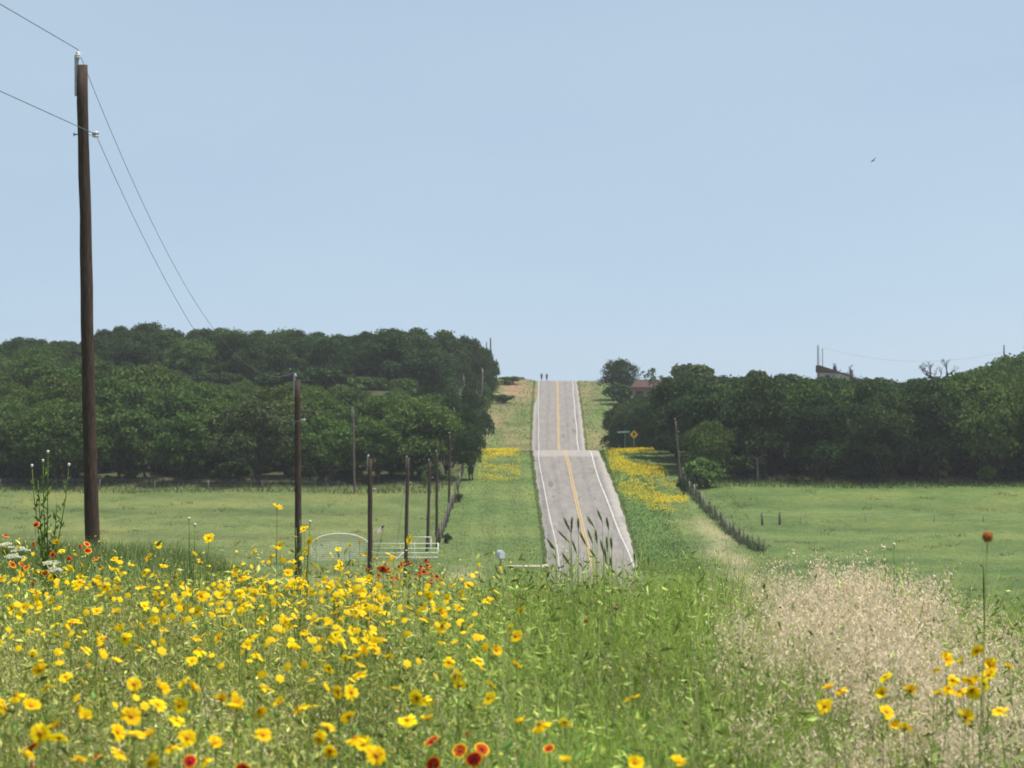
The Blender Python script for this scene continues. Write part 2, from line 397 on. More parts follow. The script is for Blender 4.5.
# ------------------------------------------------------------------ ground sheet
ys = np.concatenate([[-600,-300,-150,-80], np.arange(-40, 40, 1.0), np.arange(40, 300, 4.0), np.arange(300, 800, 2.0),
                     800*1.07**np.arange(0, 21)])
xi = np.arange(-36, 44.1, 1.0)
xr = 44 + np.cumsum(2.0*1.07**np.arange(0, 58)); xl = -36 - np.cumsum(2.0*1.07**np.arange(0, 58))
xs = np.concatenate([xl[::-1], xi, xr])
XX, YY = np.meshgrid(xs, ys)
ZZ = G(XX, YY)
def zone_color(X, Y):
    X = np.asarray(X); Y = np.asarray(Y)
    n = lambda a, b, c: np.sin(X*a+c)*np.sin(Y*b+1.7*c)
    C = np.empty(X.shape + (3,))
    field_l = np.array([0.114,0.144,0.050]); field_r = np.array([0.098,0.140,0.044])
    verge = np.array([0.100,0.142,0.045]); dry = np.array([0.36,0.31,0.19]); brown = np.array([0.20,0.175,0.085])
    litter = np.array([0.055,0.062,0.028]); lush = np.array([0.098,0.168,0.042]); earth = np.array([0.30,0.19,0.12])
    C[:] = field_r
    rx = road_x(Y)
    off = X - rx
    wl = sst((-14.5-off)/2.0)
    C += wl[..., None]*(field_l - C)
    v = sst((15.5-np.abs(off))/2.0)
    C += v[..., None]*(verge - C)
    # mowing strips along the left verge
    st = 0.5+0.5*np.sin(off*2.1)
    C *= (1 + (v*0.10*(st-0.5)*2)[..., None])
    # lush green beside the right road edge
    l = np.exp(-((off-7.0)/2.2)**2)*sst((470-Y)/20)*sst((Y-325)/20)
    C += (0.75*l)[..., None]*(lush-C)
    # dry grass strip beside the right fence, low ground
    dstrip = np.exp(-((off-13.2)/1.7)**2)*sst((392-Y)/25)*(0.6+0.4*n(0.9,0.21,0.3))
    C += np.clip(0.85*dstrip,0,1)[..., None]*(dry-C)
    # dry slope beyond the dip, both sides
    far = sst((Y-520)/60)
    mott = np.clip(0.55+0.45*n(0.5,0.045,0.2)+0.25*n(1.3,0.11,2.0),0,1)
    C += (far*v*mott*0.95)[..., None]*(brown-C)
    gl = np.exp(-((off-9.5)/2.5)**2)*far*np.clip(0.5+0.6*n(0.3,0.06,1.0),0,1)
    C += gl[..., None]*(lush*0.9-C)
    # bare patch of earth where vehicles turn, left of the mailbox
    bp_ = np.exp(-((X+4.3)/1.3)**2-((Y-321)/7.0)**2) + .5*np.exp(-((Y-331.5)/1.2)**2)*sst((X+7)/2)*sst((-1-X)/1.5)
    C += np.clip(bp_*.8,0,1)[..., None]*(np.array([.30,.27,.16])-C)
    # bare reddish bank on the left of the crest
    e = np.exp(-((off+9.0)/2.5)**2)*np.exp(-((Y-728)/28)**2)
    C += np.clip(e*0.9,0,1)[..., None]*(earth-C)
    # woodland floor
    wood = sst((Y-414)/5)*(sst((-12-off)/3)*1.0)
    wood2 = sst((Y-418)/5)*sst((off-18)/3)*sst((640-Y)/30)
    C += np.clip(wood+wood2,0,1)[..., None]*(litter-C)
    # olive bands across the fields
    b = 0.5+0.5*np.sin(Y*0.42+0.05*X)*np.sin(Y*0.13+1.0)
    fieldm = np.clip(1-v,0,1)*sst((414-Y)/5)
    C *= (1 + (fieldm*(b-0.5)*0.30)[..., None])
    near = sst((60-Y)/20)
    C += near[..., None]*(np.array([0.08,0.10,0.045])-C)
    return np.clip(C, 0.01, 0.8)
nx, ny = len(xs), len(ys)
idx = np.arange(nx*ny).reshape(ny, nx)
quads = np.stack([idx[:-1,:-1], idx[:-1,1:], idx[1:,1:], idx[1:,:-1]], -1).reshape(-1, 4)
V = np.stack([XX, YY, ZZ], -1).reshape(-1, 3)
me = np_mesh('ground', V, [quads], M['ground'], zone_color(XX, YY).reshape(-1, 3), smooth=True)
tag(np_obj('ground', me), kind='structure')

# ------------------------------------------------------------------ road, markings, driveway
def strip(name, y0, y1, fl, fr, lift, mat, step=1.5, n=2, skirt=False, uvs=True):
    yy = np.arange(y0, y1+0.01, step); rows = []; uvr = []
    for y in yy:
        a, b = fl(y), fr(y); rc = float(road_x(y)); zc = Gs(rc, y)
        r = []; u = []
        if skirt: r.append((a-0.25, y, Gs(a-0.25, y)-0.10)); u.append((a-0.25-rc, y))
        for k in range(n):
            x = a + (b-a)*k/(n-1)
            crown = 0.05*(1-((x-rc)/4.4)**2)
            r.append((x, y, zc + lift + crown)); u.append((x-rc, y))
        if skirt: r.append((b+0.25, y, Gs(b+0.25, y)-0.10)); u.append((b+0.25-rc, y))
        rows.append(r); uvr.append(u)
    k = len(rows[0]); V = np.array(rows).reshape(-1, 3); U = np.array(uvr).reshape(-1, 2)
    id_ = np.arange(len(V)).reshape(len(rows), k)
    q = np.stack([id_[:-1,:-1], id_[:-1,1:], id_[1:,1:], id_[1:,:-1]], -1).reshape(-1, 4)
    o = np_obj(name, np_mesh(name, V, [q], mat, uv=U, smooth=True)); tag(o, kind='structure'); return o
rag = lambda y, s: 0.07*math.sin(y*0.31+s) + 0.05*math.sin(y*0.83+2*s)
strip('road', -120, 1200, lambda y: float(road_f(y,0))+rag(y,0.3), lambda y: float(road_f(y,4))+rag(y,1.9), 0.10, M['road'], 1.5, 9, True)
wob = lambda y, s: 0.05*math.sin(y*0.11+s)
strip('left_edge_line', -120, 1200, lambda y: float(road_f(y,1))-0.038+wob(y,0), lambda y: float(road_f(y,1))+0.038+wob(y,0), 0.112, M['line_white'])
strip('right_edge_line', -120, 1200, lambda y: float(road_f(y,3))-0.055+wob(y,1), lambda y: float(road_f(y,3))+0.055+wob(y,1), 0.112, M['line_white'])
for s, nm in ((-0.115,'centre_line'), (0.115,'centre_line')):
    strip(nm, -120, 1200, lambda y: float(road_f(y,2))+s-0.062, lambda y: float(road_f(y,2))+s+0.062, 0.112, M['line_yellow'])
def ground_patch(name, pts, mat, lift):
    """ragged flat patch lying on the road"""
    mb = MB(); vs = []
    for x, y in pts:
        rc = float(road_x(y)); vs.append((x, y, Gs(rc, y)+lift+0.05*(1-((x-rc)/4.4)**2)))
    c = Vector((0,0,0))
    for v in vs: c += Vector(v)
    c /= len(vs)
    mb.add([c]+vs, [(0, 1+i, 1+(i+1)%len(vs)) for i in range(len(vs))])
    return tag(mb.build(name, mat), kind='structure')
def blob(px, py, w, l, seed):
    x, y = hit(px, py, 325, 800)
    r = random.Random(seed); k = 14
    return [(x + w/2*math.cos(2*PI*i/k)*r.uniform(.7,1.15), y + l/2*math.sin(2*PI*i/k)*r.uniform(.7,1.15)) for i in range(k)]
for i, (px, py, w, l) in enumerate([(551,485.5,0.65,7.5),(553.5,498,.4,2.2),(553,504,.4,1.2),(595,500,.22,3.5),(590,470,.2,4),(562,473,.3,1.0),
                                    (574,432,.7,10),(574,422,.35,7),(563.5,437,.55,9),(563,428,.3,6),(572.5,408,.2,6)]):
    ground_patch('tar_patch', blob(px, py, w, l, i), M['tar'], 0.108)

# driveway from the road to the white gate
def sheet(name, rows, mat, lift):
    V = []; k = len(rows[0])
    for r in rows:
        for x, y in r: V.append((x, y, Gs(x, y)+lift))
    id_ = np.arange(len(V)).reshape(len(rows), k)
    q = np.stack([id_[:-1,:-1], id_[:-1,1:], id_[1:,1:], id_[1:,:-1]], -1).reshape(-1, 4)
    return tag(np_obj(name, np_mesh(name, np.array(V), [q], mat, smooth=True)), kind='structure')
rows = []
for x in np.arange(float(road_f(332,0))-0.1, XW(504,331), -0.4):
    t = (float(road_f(332,0))-x)/18.0
    yc = 331.5 + 0.6*t - 26*max(0, t-0.30)**1.6
    hw = 1.1*(1-.72*sst(t/.3)*(1-sst((t-.34)/.2))) + 3.2*max(0, t-0.32) + 0.2*math.sin(x*1.7)
    if t < 0.05: hw += 1.5*(0.05-t)/0.05
    rows.append([(x, yc + hw*k/3) for k in range(-3, 4)])
sheet('driveway', rows, M['gravel'], 0.05)
# side track at the crest, left
rows = []
for x in np.arange(float(road_f(768,0))-0.1, -2.0, -0.5):
    rows.append([(x, 768 + 2.6*k/3) for k in range(-3, 4)])
sheet('side_track', rows, M['gravel'], 0.06)

# ------------------------------------------------------------------ trees
def rand_unit(n):
    v = rng.normal(size=(n, 3)); return v/np.linalg.norm(v, axis=1, keepdims=True)
def leaf_cloud(centers, normals, size, jitter=0.7, asp=0.55):
    n = len(centers)
    nn = normals*(1-jitter) + rand_unit(n)*jitter
    nn /= np.linalg.norm(nn, axis=1, keepdims=True)
    t = np.cross(nn, rand_unit(n)); t /= (np.linalg.norm(t, axis=1, keepdims=True)+1e-9)
    b = np.cross(nn, t)
    s = size[:, None]
    V = np.stack([centers - t*s, centers - b*s*asp + nn*s*0.12, centers + t*s, centers + b*s*asp + nn*s*0.12], 1).reshape(-1, 3)
    q = np.arange(n*4).reshape(n, 4)
    return V, q
def crown_mesh(name, W, H, base, nl, nleaf, mat, ls=(0.20,0.42), lobe=(0.20,0.34), flat=1.0, gaps=0.0, seed=0):
    """crown of radius W, from base to H: leaf clumps on uneven lobes"""
    global rng
    rng = np.random.default_rng(seed)
    Cs = []; Ns = []
    hc = (H-base)
    lob = []
    for i in range(nl):
        az = rng.uniform(0, 2*PI); el = np.arcsin(rng.uniform(-0.55, 1.0)); rr = rng.uniform(0.45, 0.80) if i > nl*0.25 else rng.uniform(0.1, 0.5)
        x = W*rr*np.cos(el)*np.cos(az); y = W*rr*np.cos(el)*np.sin(az)
        z = base + hc*0.45 + hc*0.46*np.sin(el)*flat*rng.uniform(0.75, 1.0)
        r = W*rng.uniform(*lobe)
        lob.append((x, y, z, r))
    tot = sum(l[3]**2 for l in lob)
    for (x, y, z, r) in lob:
        k = max(8, int(nleaf*r*r/tot))
        u = rand_unit(k)
        u[:, 2] = np.where(u[:, 2] < -0.35, -u[:, 2], u[:, 2])
        rad = r*rng.uniform(0.62, 1.12, size=k)
        c = np.array([x, y, z]) + u*rad[:, None]*np.array([1, 1, 0.82])
        Cs.append(c); Ns.append(u)
    # loose sprays sticking out
    k = int(nleaf*0.10)
    i = rng.integers(0, nl, k); L = np.array(lob)
    u = rand_unit(k); c = L[i, :3] + u*(L[i, 3]*rng.uniform(1.0, 1.4, k))[:, None]*np.array([1,1,0.85])
    Cs.append(c); Ns.append(u)
    C = np.concatenate(Cs); Nn = np.concatenate(Ns)
    keep = (C[:, 2] > base*0.75) & (rng.uniform(size=len(C)) > gaps)
    C = C[keep]; Nn = Nn[keep]
    V, q = leaf_cloud(C, Nn, rng.uniform(ls[0], ls[1], len(C)), 0.6)
    return np_mesh(name, V, [q], mat), lob
def trunk_mesh(name, lob, base, H, r0, mat, seed=0, stems=1):
    rd = random.Random(seed); mb = MB()
    for s in range(stems):
        ox, oy = (rd.uniform(-.4,.4), rd.uniform(-.4,.4)) if stems > 1 else (0, 0)
        lx, ly = rd.uniform(-.5,.5)+ox*2, rd.uniform(-.5,.5)+oy*2
        f = Vector((lx*0.6, ly*0.6, base*0.95))
        mb.tube([(ox,oy,-0.4),(ox,oy,0.15),(ox+lx*.25,oy+ly*.25,base*.5),f,(lx,ly,base+(H-base)*.45)], [r0*1.5,r0*1.1,r0*.9,r0*.8,r0*.3], 8)
        for (x, y, z, r) in rd.sample(lob, min(len(lob), 7)):
            m1 = f.lerp(Vector((x,y,z)), 0.5) + Vector((0,0,-.25))
            mb.tube([f, m1, (x,y,z)], [r0*.5, r0*.3, r0*.08], 6)
    me_o = mb.build(name, mat); me = me_o.data
    bpy.data.objects.remove(me_o); return me

PROTO = {}
def proto(key, W, H, base, nl, nleaf, mat, r0=0.22, seed=0, stems=1, bark='bark', **kw):
    cm, lob = crown_mesh('crown', W, H, base, nl, nleaf, M[mat], seed=seed, **kw)
    tm = trunk_mesh('trunk', lob, base, H, r0, M[bark], seed, stems)
    PROTO[key] = (cm, tm, H)
for i in range(4):
    proto('oak%d' % i, 4.6+0.3*i, 9.0, 1.1, 34+3*i, 9500, 'oak', 0.24, 11+i, stems=1+(i % 2), ls=(0.13,0.27))
for i in range(3):
    proto('dark%d' % i, 4.8+0.3*i, 10.0, 0.8, 36, 10000, 'oak_dark', 0.26, 31+i, stems=1+(i % 2), ls=(0.13,0.27))
for i in range(2):
    proto('grey%d' % i, 4.2, 8.0, 1.2, 28, 7500, 'oak_grey', 0.2, 41+i, gaps=0.1, stems=2, ls=(0.13,0.26))
proto('lightbush0', 1.6, 2.6, 0.15, 18, 1500, 'oak_light', 0.06, 51, stems=3, ls=(0.10,0.2))
proto('lightbush1', 1.7, 3.4, 0.2, 18, 1500, 'oak_light', 0.06, 52, stems=3, ls=(0.10,0.2))
proto('darkbush0', 1.9, 2.6, 0.1, 18, 1700, 'oak_dark', 0.07, 53, stems=3, ls=(0.12,0.24))
proto('darkbush1', 1.7, 2.4, 0.0, 16, 1500, 'oak', 0.07, 57, stems=3, ls=(0.12,0.24))
proto('round0', 4.6, 8.6, 0.9, 30, 7500, 'oak_dark', 0.2, 83, lobe=(0.26,0.40), ls=(0.12,0.24))
proto('loose0', 3.4, 9.0, 2.5, 24, 1900, 'oak_grey', 0.16, 54, gaps=0.1, stems=2, lobe=(0.14,0.26))
proto('sapling0', 1.6, 4.2, 1.2, 16, 260, 'oak_grey', 0.05, 55, lobe=(0.12,0.26), ls=(0.07,0.15))

def tree(key, x, y, h, name, label, group=None, rz=None, wide=1.0, cat='tree', sink=0.1):
    cm, tm, H = PROTO[key]
    o = empty(name, (x, y, Gs(x, y)-sink), random.uniform(0, 2*PI) if rz is None else rz)
    s = h/H; o.scale = (s*wide, s*wide, s)
    tag(o, label, cat, group)
    tr = bpy.data.objects.new('trunk', tm); link(tr, o)
    c = bpy.data.objects.new('crown', cm); link(c, o)
    return o

# measured tops of the wood, px -> py
TOPL = ([-60, 0, 20, 50, 75, 100, 130, 150, 180, 190, 215, 250, 290, 330, 380, 400, 425, 455, 470, 482, 492, 500],
        [342, 342, 334, 342, 338, 332, 327, 323, 331, 330, 327, 331, 330, 333, 332, 326, 326, 331, 334, 340, 352, 372])
TOPM = ([-60, 40, 110, 165, 190, 300, 400, 440, 470], [346, 348, 357, 369, 378, 382, 387, 395, 400])
LEFTW = []
def px_of(x, y): return CX + F*x/y
rt = random.Random(21)
d = 418.0; row = 0
while d < 690:
    step = 7.8 + rt.uniform(-.4,.4)
    xmax = {True: -9.0, False: -11.5}[d < 445]
    if d > 560: xmax = XW(438, d)
    elif d > 470: xmax = XW(440, d)
    else: xmax = XW(432, d)
    x = -0.1545*d - 6 + rt.uniform(0, 5)
    while x < xmax:
        X = x + rt.uniform(-1.4, 1.4); Y = d + rt.uniform(-2.2, 2.2)
        X = min(X, xmax+0.5)
        g = Gs(X, Y); px = px_of(X, Y)
        h = rt.uniform(7.0, 10.8) if d < 560 else rt.uniform(7.6, 11.4)
        top = np.interp(px, TOPL[0], TOPL[1])
        lim = ZW(top, Y) - g        # height that would just reach the measured skyline
        h = min(h, lim*rt.uniform(0.80, 1.04)) if lim > 4 else max(4.0, lim)
        skip = False
        if Y < 592:
            l2 = ZW(np.interp(px, TOPM[0], TOPM[1]), Y) - g
            h = min(h, l2*rt.uniform(.86, 1.04)); skip = h < 3.6
        if not skip: LEFTW.append([X, Y, h, px, row, d])
        x += step
    d += 8.5 if d < 450 else (11.5 if d < 560 else 14.0); row += 1
# skyline fill: make sure the measured skyline is reached
for px in np.arange(-40, 456, 27):
    Y = rt.uniform(640, 668); X = XW(px, Y)
    h = ZW(np.interp(px, TOPL[0], TOPL[1]), Y) - Gs(X, Y)
    LEFTW.append([X, Y, max(5, h*rt.uniform(0.92, 1.05)), px, 99, Y])

LAND = [(0,'the left picture edge'),(90,'the tall near power pole'),(298,'the second power pole'),(352,'the thin pole in the wood'),(407,'the cluster of slim poles'),(470,'the leaning fence line')]
used = {}
ORD = ['first','second','third','fourth','fifth','sixth','seventh','eighth','ninth','tenth','eleventh','twelfth','thirteenth','fourteenth','fifteenth','sixteenth','seventeenth','eighteenth','nineteenth','twentieth','twenty first','twenty second','twenty third','twenty fourth','twenty fifth','twenty sixth','twenty seventh','twenty eighth','twenty ninth','thirtieth']
front = sorted([t for t in LEFTW if t[4] == 0 and -5 < t[3]], key=lambda t: t[3])
sky_ = sorted([t for t in LEFTW if t[4] == 99 and -5 < t[3]], key=lambda t: t[3])
for t in LEFTW:
    X, Y, h, px, row, d = t
    if Y < 560:
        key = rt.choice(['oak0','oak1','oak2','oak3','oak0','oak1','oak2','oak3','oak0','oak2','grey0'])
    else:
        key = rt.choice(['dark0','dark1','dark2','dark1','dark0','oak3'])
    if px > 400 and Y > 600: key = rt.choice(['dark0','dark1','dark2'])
    if t in front:
        lab = 'bushy green oak along the field edge, %s from the left in the left wood' % ORD[front.index(t)]
        grp = 'front row oaks of the left wood'
    elif t in sky_:
        lab = 'dark oak crown on the skyline of the left wood, %s from the left' % ORD[sky_.index(t)]
        grp = 'skyline oaks of the left wood'
    elif row == 99 or Y > 600:
        lab = 'dark oak on the hilltop behind the middle of the left wood'; grp = 'hilltop oaks of the left wood'
    elif Y > 500:
        lab = 'oak massed on the slope between front row and hilltop of the left wood'; grp = 'slope oaks of the left wood'
    else:
        lab = 'green oak packed just behind the front row of the left wood'; grp = 'second row oaks of the left wood'
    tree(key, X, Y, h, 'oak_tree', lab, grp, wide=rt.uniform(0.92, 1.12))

TOPR = ([596, 640, 662, 680, 700, 720, 760, 800, 815, 835, 856, 900, 945, 958, 970, 985, 1003, 1015, 1024, 1090],
        [400, 398, 385, 372, 374, 377, 375, 376, 377, 377.5, 377, 379, 380, 378, 372, 370, 363, 359, 355, 350])
RIGHTW = []
d = 422.0; row = 0
while d < 585:
    step = 6.6 + rt.uniform(-.4,.4)
    x = (21.5 if d < 450 else 20.5) + rt.uniform(0, 2.0)
    if d > 505: x = 19.5 + rt.uniform(0, 1.5)
    elif d > 470: x = 24.0 + rt.uniform(0, 1.5)
    while x < 0.1545*d + 6:
        X = x + (rt.uniform(-1.2, 1.2) if x > 24 else 0); Y = d + rt.uniform(-2, 2)
        g = Gs(X, Y); px = px_of(X, Y)
        top = np.interp(px, TOPR[0], TOPR[1])
        lim = ZW(top, Y) - g
        h = min(rt.uniform(10.0, 12.5), lim*rt.uniform(0.90, 1.02))
        if px > 950: h = lim*rt.uniform(0.97, 1.06) if Y > 480 else min(lim, rt.uniform(11, 13.5))
        if row == 0 and px < 740: h *= 0.62
        RIGHTW.append([X, Y, max(h, 3.5), px, row, d]); x += step
    d += 8.0 if d < 460 else 11.0; row += 1
front = sorted([t for t in RIGHTW if t[4] == 0 and t[3] < 1030], key=lambda t: t[3])
for t in RIGHTW:
    X, Y, h, px, row, d = t
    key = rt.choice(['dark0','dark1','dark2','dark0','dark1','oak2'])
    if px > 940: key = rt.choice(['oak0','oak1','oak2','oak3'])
    if t in front:
        lab = 'dark spreading tree along the field edge, %s from the left in the right wood' % ORD[front.index(t)]; grp = 'front row trees of the right wood'
    elif px > 940:
        lab = 'lighter green tree rising at the right end of the right wood'; grp = 'trees at the right end of the right wood'
    elif Y < 500:
        lab = 'dark tree packed behind the front row of the right wood'; grp = 'second row trees of the right wood'
    else:
        lab = 'dark tree at the back of the right wood, only its crown showing'; grp = 'back row trees of the right wood'
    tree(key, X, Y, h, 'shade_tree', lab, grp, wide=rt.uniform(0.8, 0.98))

UND = []
for i in range(46):
    px = -30 + 480*i/46 + rt.uniform(-4,4); Y = 424 + rt.choice([0, 7, 13]) + rt.uniform(-3,3)
    if px < 436: UND.append((px, Y, 'left'))
for i in range(34):
    px = 712 + 340*i/34 + rt.uniform(-4,4); Y = 428 + rt.choice([0, 6, 12]) + rt.uniform(-3,3); UND.append((px, Y, 'right'))
for i in range(26):
    px = 120 + 325*i/26 + rt.uniform(-5,5); Y = rt.uniform(584, 598)
    tree(rt.choice(['darkbush0','darkbush1','darkbush0']), XW(px,Y), Y, rt.uniform(2.2,3.8), 'hilltop_shrub', 'dark shrub at the foot of the hilltop oaks in the left wood', 'shrubs below the hilltop oaks', wide=rt.uniform(1.1,1.5), cat='shrub')
for i in range(20):
    px = 60 + 400*i/20 + rt.uniform(-5,5); Y = rt.uniform(622, 634)
    tree('darkbush0', XW(px,Y), Y, rt.uniform(2.6,3.8), 'hilltop_shrub', 'dark shrub between the trunks of the hilltop oaks in the left wood', 'shrubs among the hilltop oaks', wide=rt.uniform(1.3,1.7), cat='shrub')
for px, Y, sd in UND:
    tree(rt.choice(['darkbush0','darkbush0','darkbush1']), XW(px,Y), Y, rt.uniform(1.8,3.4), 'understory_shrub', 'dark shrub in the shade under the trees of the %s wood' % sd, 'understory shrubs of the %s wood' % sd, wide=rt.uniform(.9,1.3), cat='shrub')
def tree_px(key, px, ytop, d, name, label, wide=1.0, cat='tree', group=None):
    X = XW(px, d); g = Gs(X, d)
    return tree(key, X, d, ZW(ytop, d)-g, name, label, group, wide=wide, cat=cat)
# dip right of the road, behind the yellow flowers
tree_px('oak1', 632, 399, 540, 'roadside_tree', 'rounded green tree with pale top behind the yellow sign', 0.62)
tree_px('dark1', 618, 404, 552, 'roadside_tree', 'dark tree behind the green street sign', 0.62)
tree_px('dark2', 648, 404, 528, 'roadside_tree', 'dark tree right of the yellow diamond sign', 0.62)
tree_px('dark0', 668, 396, 520, 'roadside_tree', 'dark tree behind the slanting pole by the right fence', 0.75)
tree_px('darkbush0', 623, 384, 690, 'roadside_shrub', 'dark round shrub below the lone dark tree near the crest', 1.5, 'shrub')
lone = tree_px('round0', 621.5, 358.5, 702, 'lone_tree', 'lone round dark tree against the sky right of the road crest', 1.05)
tree_px('loose0', 684, 356, 590, 'loose_tree', 'loose greyish tree rising above the right wood near the brick house', 1.25)
tree_px('loose0', 705, 367, 580, 'loose_tree', 'low ragged grey green tree on the right wood skyline', 1.3)
tree_px('loose0', 757, 364, 575, 'loose_tree', 'small thin topped tree poking above the right wood', 0.9)
tree_px('sapling0', 652, 361, 638, 'sapling', 'thin pale sapling against the sky left of the brick house', .8)
tree_px('lightbush0', 706, 456, 414, 'light_shrub', 'bright green shrub in front of the right wood by the fence', 1.15, 'shrub')
tree_px('lightbush1', 692, 461, 418, 'light_shrub', 'narrow bright green shrub beside the slanting pole', 0.8, 'shrub')
tree_px('lightbush0', 986, 464, 420, 'light_shrub', 'pale green shrub at the foot of the right wood near the right edge', 0.9, 'shrub')
tree_px('lightbush0', 107, 474, 424, 'light_shrub', 'light green shrub under the oaks right of the near pole', 1.1, 'shrub')
tree_px('lightbush1', 425, 471, 415, 'light_shrub', 'leafy young shrub by the slim poles', 0.8, 'shrub')
tree_px('lightbush1', 450, 470, 418, 'light_shrub', 'light green shrub near the top of the fence line', 0.8, 'shrub')
tree_px('dark1', 471, 424, 423, 'corner_tree', 'nearest dark tree at the roadside corner of the left wood', 0.62)
tree_px('oak2', 446, 418, 426, 'corner_tree', 'green tree closing the left wood beside the slim poles', 0.8)
tree_px('dark0', 476, 408, 470, 'corner_tree', 'dark tree at the road side of the left wood above the corner tree', 0.62)
tree_px('dark2', 474, 384, 540, 'corner_tree', 'dark tree halfway up the road side edge of the left wood', 0.5)
tree_px('dark1', 464, 404, 452, 'corner_tree', 'dark tree at the roadside corner of the left wood', 0.72)
tree_px('dark0', 452, 398, 458, 'corner_tree', 'green tree behind the corner tree of the left wood', 0.75)
tree_px('darkbush0', 447, 533, 357, 'dark_shrub', 'small dark shrub at the foot of the fence line', 0.7, 'shrub')
tree_px('darkbush1', 459, 492, 400, 'dark_shrub', 'green shrub growing in the fence line', 0.7, 'shrub')
tree_px('lightbush0', 486, 382, 655, 'light_shrub', 'yellow green shrub beside the pale pole near the crest', 0.32, 'shrub')
tree_px('darkbush1', 503, 393.5, 690, 'dark_shrub', 'low dark green shrub on the slope left of the road', 2.0, 'shrub')
tree_px('dark2', 468, 335, 672, 'crest_tree', 'tall dark tree at the right shoulder of the left skyline', 0.62)
tree_px('dark2', 483, 346, 680, 'crest_tree', 'ragged dark tree at the right end of the left skyline', 0.52)
tree_px('dark1', 491, 357, 690, 'crest_tree', 'lowest dark tree beside the road at the left skyline', 0.48)
tree_px('darkbush1', 511, 375.5, 745, 'dark_shrub', 'flat green bush on the skyline left of the crest', 2.6, 'shrub')
tree_px('darkbush0', 683, 478, 408, 'dark_shrub', 'small dark bush at the far end of the right fence', 0.6, 'shrub')
tree_px('darkbush0', 700, 500, 398, 'dark_shrub', 'dark bush leaning through the right fence', 0.5, 'shrub')
tree_px('darkbush0', 716, 527, 379, 'dark_shrub', 'low dark bush along the right fence', 0.45, 'shrub')
tree_px('darkbush0', 752, 561, 352, 'dark_shrub', 'green bush at the near end of the right fence', 0.4, 'shrub')

# dead trees
def dead_tree(name, px, ytop, d, label, mat, spread=1.0, seed=3, bl=.16):
    rd = random.Random(seed); X = XW(px, d); g = Gs(X, d); h = ZW(ytop, d)-g
    o = empty(name, (X, d, g)); tag(o, label, 'tree')
    t = MB(); t.tube([(0,0,-.3),(0.1,0,h*.3),(0,.1,h*.80)], [h*.05,h*.04,h*.032], 8)
    t.build('trunk', mat, o)
    def grow(mb, p, dr, L, r, dep):
        e = p + dr*L; mid = p.lerp(e, .5) + Vector((rd.uniform(-1,1),rd.uniform(-1,1),rd.uniform(-1,1)))*L*.1
        mb.tube([p, mid, e], [r, r*.75, r*.45], 5)
        if dep == 0: return
        for _ in range(3):
            nd = (dr + Vector((rd.uniform(-1,1),rd.uniform(-1,1),rd.uniform(-.35,.7)))*0.95).normalized()
            grow(mb, mid.lerp(e, rd.uniform(.3,1)), nd, L*rd.uniform(.5,.75), r*.5, dep-1)
    for k in range(7):
        a = 2*PI*k/7+rd.uniform(-.3,.3); el = rd.uniform(.25,1.0)
        mb = MB(); grow(mb, Vector((0,0.05,h*rd.uniform(.5,.78))), Vector((math.cos(a)*spread,math.sin(a)*spread,el)).normalized(), h*bl, h*.017, 3)
        mb.build('branch', mat, o)
    return o
dead_tree('dead_tree', 938, 359, 520, 'bare dead tree with spreading branches above the right wood', M['bark_dead'], 1.0, 5, .165)
dead_tree('dead_tree', 836, 361, 655, 'small bare tree behind the brown roofed house', M['bark_dead'], .4, 8, .10)
dead_tree('dead_tree', 851.5, 361, 655, 'thin bare snag at the right end of the brown roofed house', M['bark_dead'], .3, 9, .10)
dead_tree('dead_tree', 757, 452, 420, 'small grey dead tree standing at the shady edge of the right wood', M['bark_pale'], 1.3, 11, .2)

